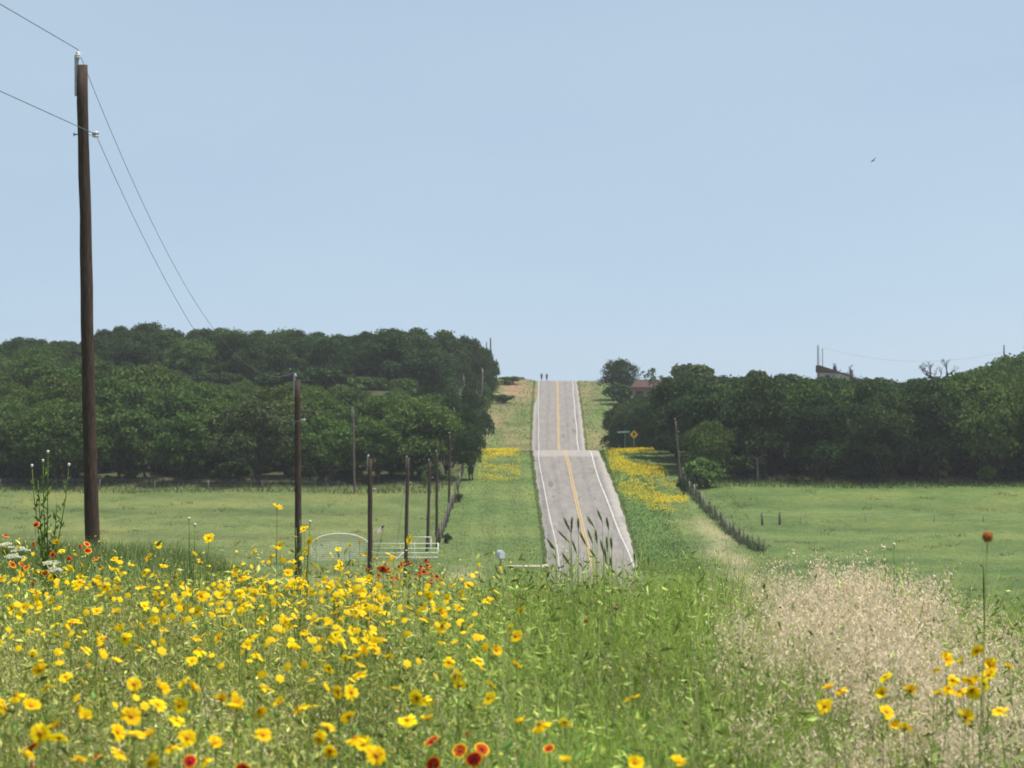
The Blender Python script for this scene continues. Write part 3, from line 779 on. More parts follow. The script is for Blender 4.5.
# ------------------------------------------------------------------ power poles and wires
def insulator(mb, c, s=1.0):
    mb.lathe([(0.03*s,-0.10*s),(0.05*s,-0.06*s),(0.11*s,-0.05*s),(0.115*s,-0.02*s),(0.06*s,0.0),(0.10*s,0.015*s),(0.105*s,0.04*s),(0.055*s,0.06*s),(0.075*s,0.10*s),(0.04*s,0.14*s)], c, 12)
def power_pole(px_t, py_t, px_b, d, label, r_t=0.125, r_b=0.17, neutral=1.65, detail=True, mat='wood', group=None, big=1.0):
    Xt, zt = XW(px_t, d), ZW(py_t, d); Xb = XW(px_b, d); gb = Gs(Xb, d)
    h = zt - gb; lean = Xt - Xb
    o = empty('power_pole', (Xb, d, gb)); tag(o, label, 'power pole', group)
    rd = random.Random(int(px_t)); n = 14
    pts = []; rr = []
    for i in range(n+1):
        t = i/n
        pts.append((lean*t + rd.uniform(-.012,.012), rd.uniform(-.012,.012), -0.6*(1-t) + h*t)); rr.append((r_b+(r_t-r_b)*t)*rd.uniform(.97,1.03))
    mb = MB(); mb.tube(pts, rr, 14); mb.build('pole_shaft', M[mat], o)
    top = Vector((lean - r_t*.75, 0, h + 0.06))
    mb = MB(); insulator(mb, top + Vector((0,0,.14)), big*.8 if d < 100 else .62); mb.build('top_insulator', M['porcelain'], o)
    ks = 1.0 if d < 100 else .65
    side = Vector((lean*(1-neutral/h) + r_t + 0.16, 0, h - neutral))
    if detail:
        mb = MB(); mb.box((lean-r_t-.02, 0, h-.25), (.05,.08,.95)); mb.tube([(lean-r_t*.75,-.02,h-.2),(lean-r_t*.75,0,h+.18)], .018, 8)
        mb.box((lean-r_t-.03,-.12,h-.1),(.03,.05,.03)); mb.build('pin_bracket', M['steel'], o)
    mb = MB(); mb.lathe([(q*ks,w*ks) for q,w in [(0.035,-.07),(.08,-.06),(.085,-.03),(.045,0),(.085,.03),(.08,.06),(.035,.07)]], side, 12); mb.build('side_insulator', M['porcelain'], o)
    if detail:
        mb = MB(); mb.tube([side+Vector((-.36-r_t,0,0)), side+Vector((.07,0,0))], .016, 8)
        mb.box(side+Vector((-.38-r_t,0,0)), (.03,.08,.08)); mb.build('through_bolt', M['steel'], o)
    return o, Vector((Xb, d, gb)) + top + Vector((0,0,.30)), Vector((Xb, d, gb)) + side
G_P = 'wooden power poles along the left of the road'
P = []
P.append(power_pole(82, 65, 93, 84, 'tall nearest brown wooden power pole standing left in the flowers', .125, .175, 1.62, group=G_P))
P.append(power_pole(297.5, 380, 298.5, 159, 'second wooden power pole, standing in the left field', .13, .165, 1.75, group=G_P))
P.append(power_pole(370, 459, 370, 231, 'third wooden power pole, beside the small flag', .14, .17, 1.9, group=G_P))
P.append(power_pole(408, 459, 405, 303, 'wooden power pole in front of the white gate', .14, .17, 2.0, group=G_P))
P.append(power_pole(430, 462, 427, 348, 'dark slim pole right of the gate pole, shorter of the close pair', .13, .16, 1.5, False, group=G_P))
P.append(power_pole(437, 453, 436.5, 365, 'dark slim pole right of the gate pole, taller of the close pair', .12, .15, 1.5, False, group=G_P))
P.append(power_pole(450, 435, 449, 393, 'slim pole just left of the fence line top', .11, .15, 1.5, False, group=G_P))
P.append(power_pole(454.5, 410, 453.5, 440, 'thin pole in front of the corner tree of the left wood', .10, .13, 1.5, False, 'wood_grey', group=G_P))
P.append(power_pole(463.5, 376, 462.5, 600, 'thin pole against the trees left of the upper slope', .14, .17, 1.5, False, 'wood_grey', group=G_P))
P.append(power_pole(482.5, 369, 482, 655, 'pale thin pole in front of the dark crest trees', .12, .15, 1.5, False, 'wood_pale', group=G_P))
P.append(power_pole(490.5, 338, 491, 700, 'tallest thin pole on the skyline left of the crest', .14, .17, 1.6, False, 'wood_grey', group=G_P))
P.append(power_pole(486.5, 342, 486.5, 712, 'faint thin pole close left of the skyline pole', .11, .14, 1.6, False, 'wood_grey', group=G_P))
P.append(power_pole(496.5, 359, 496.5, 735, 'short pole poking above the last tree left of the crest', .12, .15, 1.6, False, 'wood_grey', group=G_P))
power_pole(353, 410, 354.5, 409, 'thin brown pole standing before the middle of the left wood', .11, .14, 1.9, True, 'wood_grey')
power_pole(675.5, 421, 682, 412, 'grey slanting pole at the far end of the right fence', .085, .115, 1.2, False, 'wood_grey')
power_pole(653.5, 383, 653.5, 560, 'dark upright pole in front of the pinkish brick house', .10, .13, 1.2, False, 'wood')
power_pole(647, 394, 648, 556, 'shorter dark pole in front of the pinkish brick house', .10, .13, 1.2, False, 'wood')
power_pole(663, 411, 663.5, 520, 'pale stub pole among the roadside trees right of the sign', .10, .13, 1.2, False, 'wood_pale')
power_pole(1004, 345, 1004, 575, 'lone pole above the trees at the far right skyline', .11, .14, 1.4, False, 'wood_grey')
power_pole(471.5, 391, 471.5, 560, 'left one of two grey thin poles at the wood edge below the crest', .09, .12, 1.5, False, 'wood_pale')
power_pole(475, 394, 475, 566, 'right one of two grey thin poles at the wood edge below the crest', .09, .12, 1.5, False, 'wood_pale')

def wire(a, b, sag, r, label, n=24):
    pts = []
    for i in range(n+1):
        t = i/n; p = a.lerp(b, t); p.z -= sag*4*t*(1-t); pts.append(p)
    mb = MB(); mb.tube(pts, r, 6); o = mb.build('power_line', M['wire'])
    tag(o, label, 'power line', 'overhead power lines'); return o
def from_px(px, py, d): return Vector((XW(px, d), d, ZW(py, d)))
# the span from behind the camera to the nearest pole: aim so that it leaves the picture where the photo shows it
A0 = Vector((-10.6, 12.0, 9.4)); 
def behind(pole_pt, px, py, d):
    q = from_px(px, py, d); v = (q - pole_pt); return pole_pt + v*(70.0/abs(v.y))
wire(P[0][1], behind(P[0][1], 0, 4, 71.5), 0.0, .009, 'upper wire running from the nearest pole out over the left picture edge')
wire(P[0][2], behind(P[0][2], 0, 91, 71.5), 0.0, .009, 'lower wire running from the nearest pole out over the left picture edge')
NM = ['nearest','second','third','gate','short slim','tall slim','fence top']
wire(P[0][1], P[1][1], 2.6, .007, 'upper wire between the nearest and second power poles')
wire(P[0][2], P[1][2], 2.1, .007, 'lower wire between the nearest and second power poles')
mb = MB(); mb.tube([P[3][1]+Vector((.1,0,-.7)), Vector((XW(391, 303), 303, Gs(XW(391,303),303)))], .014, 6)
mb.build('guy_wire', M['wire'], None); g = bpy.data.objects['guy_wire']; g.parent = P[3][0]; g.matrix_parent_inverse = Matrix.Translation(-Vector(P[3][0].location))

# ------------------------------------------------------------------ fences
def fence(name, pts, label, sp, hpost, rpost, mats, seed, rails=(0.35,0.7,1.05,1.25)):
    rd = random.Random(seed)
    o = empty(name, (pts[0][0], pts[0][1], Gs(*pts[0]))); base = Vector(o.location); tag(o, label, 'fence')
    P_ = []
    for (a, b) in zip(pts[:-1], pts[1:]):
        L = math.dist(a, b); k = max(1, int(L/sp))
        for i in range(k): P_.append((a[0]+(b[0]-a[0])*i/k, a[1]+(b[1]-a[1])*i/k))
    P_.append(pts[-1])
    ends = []
    for i, (x, y) in enumerate(P_):
        x += rd.uniform(-.12,.12); g = Gs(x, y); h = hpost*rd.uniform(.85,1.15)
        mb = MB(); lx, ly = rd.uniform(-.09,.09), rd.uniform(-.09,.09)
        q = Vector((x, y, g)) - base
        mb.tube([q+Vector((0,0,-.3)), q+Vector((lx*.5,ly*.5,h*.5)), q+Vector((lx,ly,h))], [rpost*1.1, rpost, rpost*.92], 7)
        mb.build('fence_post', M[rd.choice(mats)], o)
        ends.append(q)
    for r in rails:
        mb = MB(); mb.tube([q + Vector((0,rpost*.0,r)) for q in ends], .008, 4, cap=False); mb.build('fence_wire', M['wire'], o)
    return o
fl = [(XW(437.5,352),352), (XW(445,372),372), (XW(452,393),393), (XW(457,408),408), (XW(461,424),424), (XW(463.5,436),436)]
fence('roadside_fence', fl, 'line of dark and whitish wooden fence posts receding left of the road', 2.6, 1.4, .10, ['wood','wood_grey','wood_grey','wood_pale'], 4)
fr = [(XW(763,346),346), (XW(745,356),356), (XW(728,370),370), (XW(710,388),388), (XW(697,402),402), (XW(687,414),414), (XW(682,424),424)]
fence('field_fence', fr, 'ragged line of grey fence posts receding along the right field', 2.4, 1.3, .07, ['wood_grey','wood_grey','wood_pale','wood'], 5)
fe = [(XW(0,411),411),(XW(100,412),412),(XW(262,410),410),(XW(345,409),409)]
fence('wood_edge_fence', fe, 'faint wire fence with thin posts along the foot of the left wood', 6.0, 1.2, .05, ['wood_grey','wood_pale'], 6)
# low posts standing in the right field
fence('field_post_pair', [(XW(762.5,377),377), (XW(780,377),377)], 'pair of grey gate posts joined by wire in the right field', 2.6, 1.35, .12, ['wood_grey'], 9, (0.4,0.9))
fence('cross_fence', [(XW(800,379),379), (XW(865,380),380), (XW(935,380),380), (XW(1030,381),381)], 'faint thin post fence crossing the right field', 4.5, 1.0, .045, ['wood_grey','wood_pale'], 10, (0.5,0.9))

# white pipe gate and arched wire panel
dg = 338.0
o = empty('pipe_gate', (XW(404,dg), dg, Gs(XW(404,dg),dg))); tag(o, 'white pipe gate with several rails in front of the left field', 'gate')
x0, x1 = XW(371,dg)-o.location.x, XW(438,dg)-o.location.x
zt = ZW(543.5,dg)-o.location.z
for r in (zt, zt*.72, zt*.46, zt*.2):
    mb = MB(); mb.tube([(x0,0,r),(x1,0,r)], .032, 8); mb.build('rail', M['white_paint'], o)
for fx in (x0, x0+(x1-x0)*.5, XW(414.5,dg)-o.location.x, x1):
    mb = MB(); mb.tube([(fx,0.06,-.2),(fx,0.06,zt+.06)], .05, 8); mb.build('gate_post', M['white_paint'], o)
mb = MB(); mb.tube([(XW(393,dg)-o.location.x,-.8,-.1),(XW(398,dg)-o.location.x,-.5,.35),(XW(404,dg)-o.location.x,-.06,zt*.5)], .03, 6); mb.build('brace', M['white_paint'], o)
o2 = empty('pipe_rail', (XW(420,346), 346, Gs(XW(420,346),346))); tag(o2, 'single white rail on posts behind the white pipe gate', 'rail')
zr = ZW(537,346)-o2.location.z
mb = MB(); mb.tube([(XW(410,346)-o2.location.x,0,zr),(XW(432,346)-o2.location.x,0,zr)], .04, 8); mb.build('rail', M['white_paint'], o2)
for px in (411, 431):
    mb = MB(); mb.tube([(XW(px,346)-o2.location.x,.05,-.2),(XW(px,346)-o2.location.x,.05,zr+.03)], .04, 8); mb.build('rail_post', M['white_paint'], o2)
da = 337.5
o = empty('arched_gate', (XW(340,da), da, Gs(XW(340,da),da))); tag(o, 'arched white framed wire mesh gate left of the pipe gate', 'gate')
hw = (XW(369,da)-XW(311,da))/2; ht = ZW(533.5,da)-o.location.z; hs = ZW(546,da)-o.location.z
arch = lambda u: hs + (ht-hs)*math.sqrt(max(0, 1-(u/hw)**2))
mb = MB(); pts = [(-hw,0,-.2),(-hw,0,hs*.6)] + [(hw*math.sin(a), 0, hs+(ht-hs)*math.cos(a)) for a in np.linspace(-PI/2, PI/2, 21)] + [(hw,0,hs*.6),(hw,0,-.2)]
mb.tube(pts, .045, 8); mb.build('arch_frame', M['white_paint'], o)
mb = MB()
for k in range(1, 36):
    u = -hw + 2*hw*k/36; mb.tube([(u,.03,.1),(u,.03,arch(u)-.02)], .013, 4, cap=False)
for r in np.arange(.2, ht, .2):
    ww = hw if r < hs else hw*math.sqrt(max(0.0, 1-((r-hs)/(ht-hs))**2)); mb.tube([(-ww,.03,r),(ww,.03,r)], .012, 4, cap=False)
mb.build('wire_mesh', M['mesh_paint'], o)

# small flag
df = 340.0
o = empty('flag', (XW(374,df), df, Gs(XW(374,df),df))); tag(o, 'small pinkish white flag with dark blue corner beside the third pole', 'flag')
hz = ZW(525,df)-o.location.z; xt = XW(384,df)-o.location.x
mb = MB(); mb.tube([(0.15,0,-.2),(xt,0,hz)], .022, 6); mb.build('flag_staff', M['wood'], o)
mb = MB()
for i in range(7):
    for k in range(8):
        q = []
        for (ii, kk) in ((i,k),(i+1,k),(i+1,k+1),(i,k+1)):
            u, w = kk/8, ii/7
            q.append((xt-.04-.72*u-.10*w, .06*math.sin(u*5+w)+.02, hz-.06-.38*u-.42*w+.04*math.sin(u*6)))
        mb.add(q, [(0,1,2,3)], 2 if (i < 4 and k < 2) else (i % 2))
mb.build('flag_cloth', [M['flag_white'], M['flag_red'], M['flag_blue']], o)

# mailbox
dm = 333.0
o = empty('mailbox', (XW(500.5,dm), dm, Gs(XW(500.5,dm),dm)), 0.5); tag(o, 'pale blue grey rounded mailbox on a post left of the road', 'mailbox')
zb = ZW(558.5,dm)-o.location.z; ztp = ZW(550,dm)-o.location.z
mb = MB(); w_, l_ = .28, .36; hh = (ztp-zb); prof = [(-w_,0),(w_,0),(w_,hh*.55)] + [(w_*math.cos(a), hh*.55+hh*.45*math.sin(a)) for a in np.linspace(0, PI, 9)[1:-1]] + [(-w_,hh*.55)]
n_ = len(prof); vs = [(x,-l_,zb+z) for x,z in prof]+[(x,l_,zb+z) for x,z in prof]
mb.add(vs, [tuple(range(n_)), tuple(reversed(range(n_,2*n_)))]+[(i,(i+n_),(i+1)%n_+n_,(i+1)%n_) for i in range(n_)]); mb.build('box', M['mailbox'], o)
mb = MB(); mb.box((0,-l_-.012,zb+hh*.4),(w_*1.7,.02,hh*.7)); mb.box((0,-l_-.03,zb+hh*.7),(.06,.03,.03)); mb.build('box_door', M['mailbox'], o)
mb = MB(); mb.box((w_+.012,-.1,zb+hh*.6),(.012,.05,.25)); mb.build('signal_flag', M['flag_red'], o)
mb = MB(); mb.box((0,0,(zb-.3)/2-.01),(.1,.1,zb+.28)); mb.box((0,0,zb-.03),(.2,.5,.04)); mb.build('post', M['wood'], o)

# ------------------------------------------------------------------ signs
ds = 474.0
o = empty('warning_sign', (XW(634,ds), ds, Gs(XW(634,ds),ds))); tag(o, 'yellow diamond warning sign with black side road symbol', 'road sign')
zc = ZW(434.5,ds)-o.location.z; s_ = .57
mb = MB(); fr_ = [(0,-s_),(s_,0),(0,s_),(-s_,0)]
mb.add([(x,-.04,zc+z) for x,z in fr_]+[(x,-.015,zc+z) for x,z in fr_], [(0,1,2,3),(7,6,5,4)]+[(i,i+4,(i+1)%4+4,(i+1)%4) for i in range(4)]); mb.build('sign_panel', M['sign_yellow'], o)
mb = MB(); mb.box((-.06,-.046,zc),(.12,.008,.62)); mb.box((.12,-.046,zc+.07),(.24,.008,.12)); mb.add([(.0,-.049,zc+.24),(.22,-.049,zc+.07),(.0,-.049,zc-.10),(.0,-.043,zc+.24),(.22,-.043,zc+.07),(.0,-.043,zc-.10)], [(0,2,1),(3,4,5),(0,1,4,3),(1,2,5,4),(2,0,3,5)])
mb.build('symbol', M['sign_black'], o)
mb = MB(); mb.box((0,0,(zc-.2)/2+.2),(.06,.03,zc+.9)); mb.build('post', M['steel'], o)
o = empty('street_sign', (XW(623.5,ds+6), ds+6, Gs(XW(623.5,ds+6),ds+6))); tag(o, 'long green street name sign left of the yellow diamond sign', 'street sign')
zc = ZW(432,ds+6)-o.location.z
mb = MB(); mb.box((0,-.03,zc),(1.75,.02,.30), rot=Matrix.Rotation(-.03,3,'Y')); mb.build('sign_panel', M['sign_green'], o)
mb = MB(); rd = random.Random(2); x = -.72
while x < .72:
    w_ = rd.uniform(.05,.12); mb.box((x+w_/2,-.045,zc+x*.03),(w_,.006,rd.uniform(.08,.13)), rot=Matrix.Rotation(-.03,3,'Y')); x += w_+rd.uniform(.05,.10)
mb.build('lettering', M['sign_white'], o)
mb = MB(); mb.box((0.2,0,(zc)/2),(.05,.03,zc+.5)); mb.build('post', M['steel'], o)

# ------------------------------------------------------------------ houses
def house(name, px0, px1, y_wall_bot, y_wall_top, d, depth, label, wallm, roofm, roof, extra=None):
    x0, x1 = XW(px0,d), XW(px1,d); xc = (x0+x1)/2; g = Gs(xc, d)
    o = empty(name, (xc, d, g)); tag(o, label, 'house')
    hw = (x1-x0)/2; wt = ZW(y_wall_top,d)-g; wb = -1.0
    mb = MB(); mb.box((0, depth/2, (wt+wb)/2), (2*hw, depth, wt-wb)); mb.build('wall', M[wallm], o)
    return o, hw, wt, g
# low house with brown roof and pinkish brick, right of the lone tree
o, hw, wt, g = house('brick_house', 634, 664, 405, 387.0, 645, 9, 'pinkish brick house with dark brown roof right of the lone tree', 'brick_pink', 'roof_brown', None)
rt_ = ZW(379.5,645)-g
mb = MB(); e = .5
mb.add([(-hw-e,-e,wt-.05),(hw+e,-e,wt-.05),(hw+e,9+e,wt-.05),(-hw-e,9+e,wt-.05),(-hw+.6,4.5,rt_),(hw-.6,4.5,rt_)], [(0,1,5,4),(1,2,5),(2,3,4,5),(3,0,4),(3,2,1,0)]); mb.build('roof', M['roof_brown'], o)
for fx in (-.45, .25):
    w = MB(); w.box((fx*hw*2*.7,-.03,wt-1.15),(1.3,.08,.75)); wo = w.build('window', M['dark_glass'], o)
    f_ = MB(); f_.box((fx*hw*2*.7,-.06,wt-1.58),(1.5,.1,.07)); f_.build('sill', M['wall_white'], wo)
mb = MB(); mb.box((0,-.9,wt-2.05),(hw*1.9,1.7,.10)); mb.build('porch_edge', M['roof_brown'], o)
# house on the right skyline: high end left, roof falling to the right
d_ = 640
o, hw, wt, g = house('hilltop_house', 821, 850, 380, 372.5, d_, 8, 'white walled house with slanting brown roof on the right skyline', 'wall_white', 'roof_brown', None)
zl, zr = ZW(365.2,d_)-g, ZW(375.5,d_)-g
mb = MB(); e = .25
mb.add([(-hw-e,-e,zl),(hw+e,-e,zr),(hw+e,8+e,zr),(-hw-e,8+e,zl),(-hw-e,-e,wt),(hw*.35,-e,wt-.15),(hw+e,-e,zr-.25),(hw+e,8+e,zr-.25),(hw*.35,8+e,wt-.15),(-hw-e,8+e,wt)],
       [(0,1,2,3),(0,4,5,6,1),(3,2,7,8,9),(0,3,9,4),(1,6,7,2),(4,9,8,5),(5,8,7,6)]); mb.build('roof', M['roof_brown'], o)
mb = MB(); mb.box((hw*.05,3,(zl+zr)/2+.1),(.55,.55,1.1)); mb.box((hw*.05,3,(zl+zr)/2+.68),(.7,.7,.1)); mb.build('chimney', M['cloth_dark'], o)
w = MB(); w.box((-hw*.55,-.03,wt-.9),(.9,.08,.9)); w.build('window', M['dark_glass'], o)
# masts beside it
o = empty('radio_mast', (XW(818,645), 645, Gs(XW(818,645),645))); tag(o, 'grey lattice mast left of the hilltop house', 'mast')
zt = ZW(345,645)-o.location.z
leg_pts = [(-.16,-.09),(.16,-.09),(0,.18)]
for lx, ly in leg_pts:
    mb = MB(); mb.tube([(lx,ly,-.3),(lx*.7,ly*.7,zt)], .045, 6); mb.build('mast_leg', M['mast'], o)
mb = MB()
for k in range(int(zt/.5)):
    z = k*.5
    for i in range(3):
        a, b = leg_pts[i], leg_pts[(i+1)%3]; mb.tube([(a[0]*.9,a[1]*.9,z),(b[0]*.9,b[1]*.9,z+.5)], .018, 4)
mb.build('lattice', M['mast'], o)
o = empty('aerial_pole', (XW(822.6,648), 648, Gs(XW(822.6,648),648))); tag(o, 'thin reddish aerial pole with stub arm between mast and house', 'mast')
zt = ZW(348.5,648)-o.location.z
mb = MB(); mb.tube([(0,0,-.3),(0,0,zt)], [.09,.06], 8); mb.build('pole_shaft', M['roof_brown'], o)
mb = MB(); mb.tube([(0,0,zt-.3),(-.45,0,zt-.45)], .035, 6); mb.tube([(-.45,0,zt-.1),(-.5,0,zt-4.0)], .03, 6); mb.build('stub_arm', M['steel'], o)
a = Vector((XW(822.6,648), 648, ZW(347,648))); b = Vector((XW(1004,575), 575, ZW(352,575)))
wire(a, b, 2.0, .012, 'faint wire from the aerial pole across the right skyline')

# ------------------------------------------------------------------ people at the crest
def person(px, d, label, facing, top, seed):
    x = XW(px, d); rc = float(road_x(d)); g = Gs(rc, d) + 0.10 + 0.05*(1-((x-rc)/4.4)**2)
    o = empty('person', (x, d, g), facing); tag(o, label, 'person', 'people walking at the road crest')
    J = {}; E = []; R = []; Vs = []
    def jv(n, p, r): J[n] = len(Vs); Vs.append(p); R.append(r)
    st = .22 if seed else -.18
    jv('pelvis',(0,0,.95),.145); jv('waist',(0,0,1.1),.125); jv('chest',(0,-.01,1.32),.15); jv('neck0',(0,0,1.48),.075); jv('neck',(0,-.01,1.55),.055); jv('chin',(0,-.02,1.62),.075); jv('head',(0,-.015,1.70),.098); jv('crown',(0,0,1.775),.07)
    for s, nm in ((-1,'l'),(1,'r')):
        k = st*s
        jv('hip'+nm,(.09*s,0,.90),.105); jv('knee'+nm,(.10*s,-k*.6-.02,.50),.062); jv('ank'+nm,(.10*s,-k*.4+.06 if k<0 else -k,.09),.04); jv('toe'+nm,(.11*s,(-k*.4+.06 if k<0 else -k)-.17,.035),.034)
        jv('sh'+nm,(.19*s,0,1.44),.07); jv('el'+nm,(.25*s,.05,1.17),.045); jv('wr'+nm,(.25*s,-.10,.98),.032); jv('pa'+nm,(.245*s,-.14,.93),.036)
        jv('thb'+nm,(.22*s,-.15,.95),.012); jv('tht'+nm,(.205*s,-.19,.92),.010)
        for q in range(4): jv('f%d'%q+nm,(.225*s+.014*q*s,-.165-.004*q,.895),.010); jv('g%d'%q+nm,(.222*s+.014*q*s,-.165-.01*(1.5-abs(q-1.5)),.85+.008*abs(q-1)),.008)
    ed = [('pelvis','waist'),('waist','chest'),('chest','neck0'),('neck0','neck'),('neck','chin'),('chin','head'),('head','crown')]
    for nm in 'lr':
        ed += [('pelvis','hip'+nm),('hip'+nm,'knee'+nm),('knee'+nm,'ank'+nm),('ank'+nm,'toe'+nm),('neck0','sh'+nm),('sh'+nm,'el'+nm),('el'+nm,'wr'+nm),('wr'+nm,'pa'+nm),('pa'+nm,'thb'+nm),('thb'+nm,'tht'+nm)]
        for q in range(4): ed += [('pa'+nm,'f%d'%q+nm),('f%d'%q+nm,'g%d'%q+nm)]
    me = bpy.data.meshes.new('body'); me.from_pydata(Vs, [(J[a],J[b]) for a,b in ed], []); me.update()
    tmp = bpy.data.objects.new('body', me); link(tmp)
    sk = tmp.modifiers.new('skin','SKIN'); tmp.modifiers.new('sub','SUBSURF').levels = 1
    lay = me.skin_vertices[0].data
    for i, r in enumerate(R): lay[i].radius = (r, r*.85 if i in (J['chest'],J['waist'],J['pelvis']) else r); lay[i].use_root = (i == 0)
    dg = bpy.context.evaluated_depsgraph_get(); ev = tmp.evaluated_get(dg); bm_ = bpy.data.meshes.new_from_object(ev)
    bpy.data.objects.remove(tmp)
    bm_.name = 'body'; bm_.materials.clear(); bm_.materials.append(M['skin'])
    for p_ in bm_.polygons: p_.use_smooth = True
    link(bpy.data.objects.new('body', bm_), o)
    # clothing: shells pushed out from the body surface
    def shell(nm, test, mat, off):
        sel = [p_ for p_ in bm_.polygons if test(p_.center)]
        ids = sorted({v for p_ in sel for v in p_.vertices}); mp = {v:i for i,v in enumerate(ids)}
        mb = MB(); mb.add([bm_.vertices[v].co + bm_.vertices[v].normal*off for v in ids], [tuple(mp[v] for v in p_.vertices) for p_ in sel], 0, True)
        s = mb.build(nm, mat, o); sm = s.modifiers.new('thick','SOLIDIFY'); sm.thickness = .008; return s
    shell('shirt', lambda c: .92 < c.z < 1.52 and (abs(c.x) < .235 and c.z > 1.05 or abs(c.x) < .19), top, .014)
    shell('shorts', lambda c: .56 < c.z < 1.0 and abs(c.x) < .20, M['cloth_dark'], .016)
    shell('hair', lambda c: c.z > 1.70 and c.y > -.06 or c.z > 1.62 and c.y > .03, M['hair'], .012)
    shell('shoes', lambda c: c.z < .10, M['shoe'], .008)
    f = MB()
    for s in (-1,1): f.lathe([(.002,-.012),(.012,0),(.002,.012)], (.032*s,-.104,1.71), 6)
    f.build('eyes', M['sign_black'], o)
    f = MB(); f.add([(0,-.10,1.72),(-.016,-.105,1.675),(.016,-.105,1.675),(0,-.128,1.678)], [(0,1,3),(0,3,2),(1,2,3)]); f.build('nose', M['skin'], o)
    f = MB(); f.box((0,-.100,1.645),(.045,.012,.01)); f.build('mouth', M['flag_red'], o)
    for s in (-1,1):
        f = MB(); f.lathe([(.006,-.03),(.018,0),(.008,.03)], (.096*s,0,1.69), 6); f.build('ear', M['skin'], o)
    return o
person(541.6, 764, 'left person in dark clothes walking at the crest of the road', 0.2, M['cloth_navy'], 0)
person(546.8, 762, 'right person in dark clothes walking at the crest of the road', -0.15, M['cloth_dark'], 1)

# bird
db = 220.0
o = empty('bird', (XW(873.5,db), db, ZW(160.5,db)), 0.4); o.rotation_euler = (0.1, -0.75, 0.4); tag(o, 'small dark bird flying high in the sky at right', 'bird')
mb = MB(); mb.tube([(0,-.12,0),(0,-.08,.005),(0,0,0),(0,.09,0),(0,.16,0)], [.008,.026,.034,.018,.006], 8)
for s in (-1,1):
    mb.add([(0.02*s,-.05,.01),(.14*s,-.075,.045),(.25*s,.0,.02),(.13*s,.03,.035),(.02*s,.05,.01),(.02*s,-.05,.0),(.14*s,-.075,.036),(.25*s,.0,.014),(.13*s,.03,.028),(.02*s,.05,.002)],
           [(0,1,3,4),(1,2,3),(5,9,8,6),(6,8,7),(0,5,6,1),(1,6,7,2),(2,7,8,3),(3,8,9,4)])
mb.add([(0,.12,0.004),(.045,.23,.004),(-.045,.23,.004),(0,.12,-.004),(.045,.23,-.004),(-.045,.23,-.004)], [(0,1,2),(3,5,4),(0,3,4,1),(1,4,5,2),(2,5,3,0)])
mb.build('body', M['bird'], o)

# ------------------------------------------------------------------ foreground plants
def blades(name, P, H, W, lean, col_lo, col_hi, mat, label, cat, segs=3, droop=1.6, yaw=None):
    n = len(P)
    yaw = rng.uniform(0, 2*PI, n) if yaw is None else yaw
    ld = rng.uniform(0, 2*PI, n)
    side = np.stack([np.cos(yaw), np.sin(yaw), np.zeros(n)], 1)
    ldir = np.stack([np.cos(ld), np.sin(ld), np.zeros(n)], 1)
    V = []
    for i in range(segs+1):
        t = i/segs
        c = P + ldir*(lean*H*t**droop)[:, None]; c[:, 2] += H*t*(1-0.25*lean*t)
        w = (W*(1-t**1.5))[:, None]*0.5
        if i < segs: V += [c - side*w, c + side*w]
        else: V += [c]
    k = 2*segs+1
    V = np.stack(V, 1).reshape(-1, 3)
    b = (np.arange(n)*k)[:, None]
    q = [b + np.array([[2*i, 2*i+1, 2*i+3, 2*i+2]]) for i in range(segs-1)]
    q = np.concatenate(q); tri = b + np.array([[2*segs-2, 2*segs-1, 2*segs]])
    mix = rng.uniform(0, 1, n)[:, None]; c = np.array(col_lo)*(1-mix)+np.array(col_hi)*mix
    c = c*rng.uniform(0.8, 1.2, n)[:, None]
    return V, [q, tri], np.repeat(c, k, 0)
def patchy(P, k, C, amt=.60):
    v = vnoise(P*np.array([1,.55,1]), 7.0, 17)*.9 + vnoise(P*np.array([1,.55,1]), 18.0, 23)*.8
    return C*np.repeat(np.clip(1+amt*v*1.6, .45, 1.7), k, 0)[:, None]
def clump(P):
    return 1 + .20*np.clip(vnoise(P, 5.0, 31)*1.6, -1, 1) + .10*np.clip(vnoise(P, 13.0, 37)*1.6, -1, 1)
class Stuff:
    def __init__(self): self.V=[]; self.F={3:[],4:[]}; self.C=[]; self.n=0
    def add(self, V, faces, C):
        self.V.append(V); self.C.append(C)
        for f in faces: self.F[f.shape[1]].append(f+self.n)
        self.n += len(V)
    def build(self, name, mat, label, cat):
        faces = [np.concatenate(v) for k, v in self.F.items() if v]
        o = np_obj(name, np_mesh(name, np.concatenate(self.V), faces, mat, np.concatenate(self.C)))
        return tag(o, label, cat, kind='stuff')
def near_pts(n, d0, d1, a0, a1, margin=0.0, pw=1.0):
    """random ground points seen between two picture columns, from d0 to d1 metres away"""
    d = d0 + (d1-d0)*rng.uniform(0, 1, n)**pw
    lo = (a0-CX)/F*d - margin; hi = (a1-CX)/F*d + margin
    x = lo + (hi-lo)*rng.uniform(0, 1, n)
    return np.stack([x, d, G(x, d)], 1)
def vnoise(P, s, seed):
    r = np.random.default_rng(seed); v = 0
    for k in range(5):
        a = r.uniform(0, 2*PI); f = s*r.uniform(.6, 1.8); v = v + np.sin((P[:,0]*np.cos(a)+P[:,1]*np.sin(a))*f + r.uniform(0, 6.3))
    return v/5
rng = np.random.default_rng(99)
def pxs(P): return CX + F*P[:,0]/P[:,1]

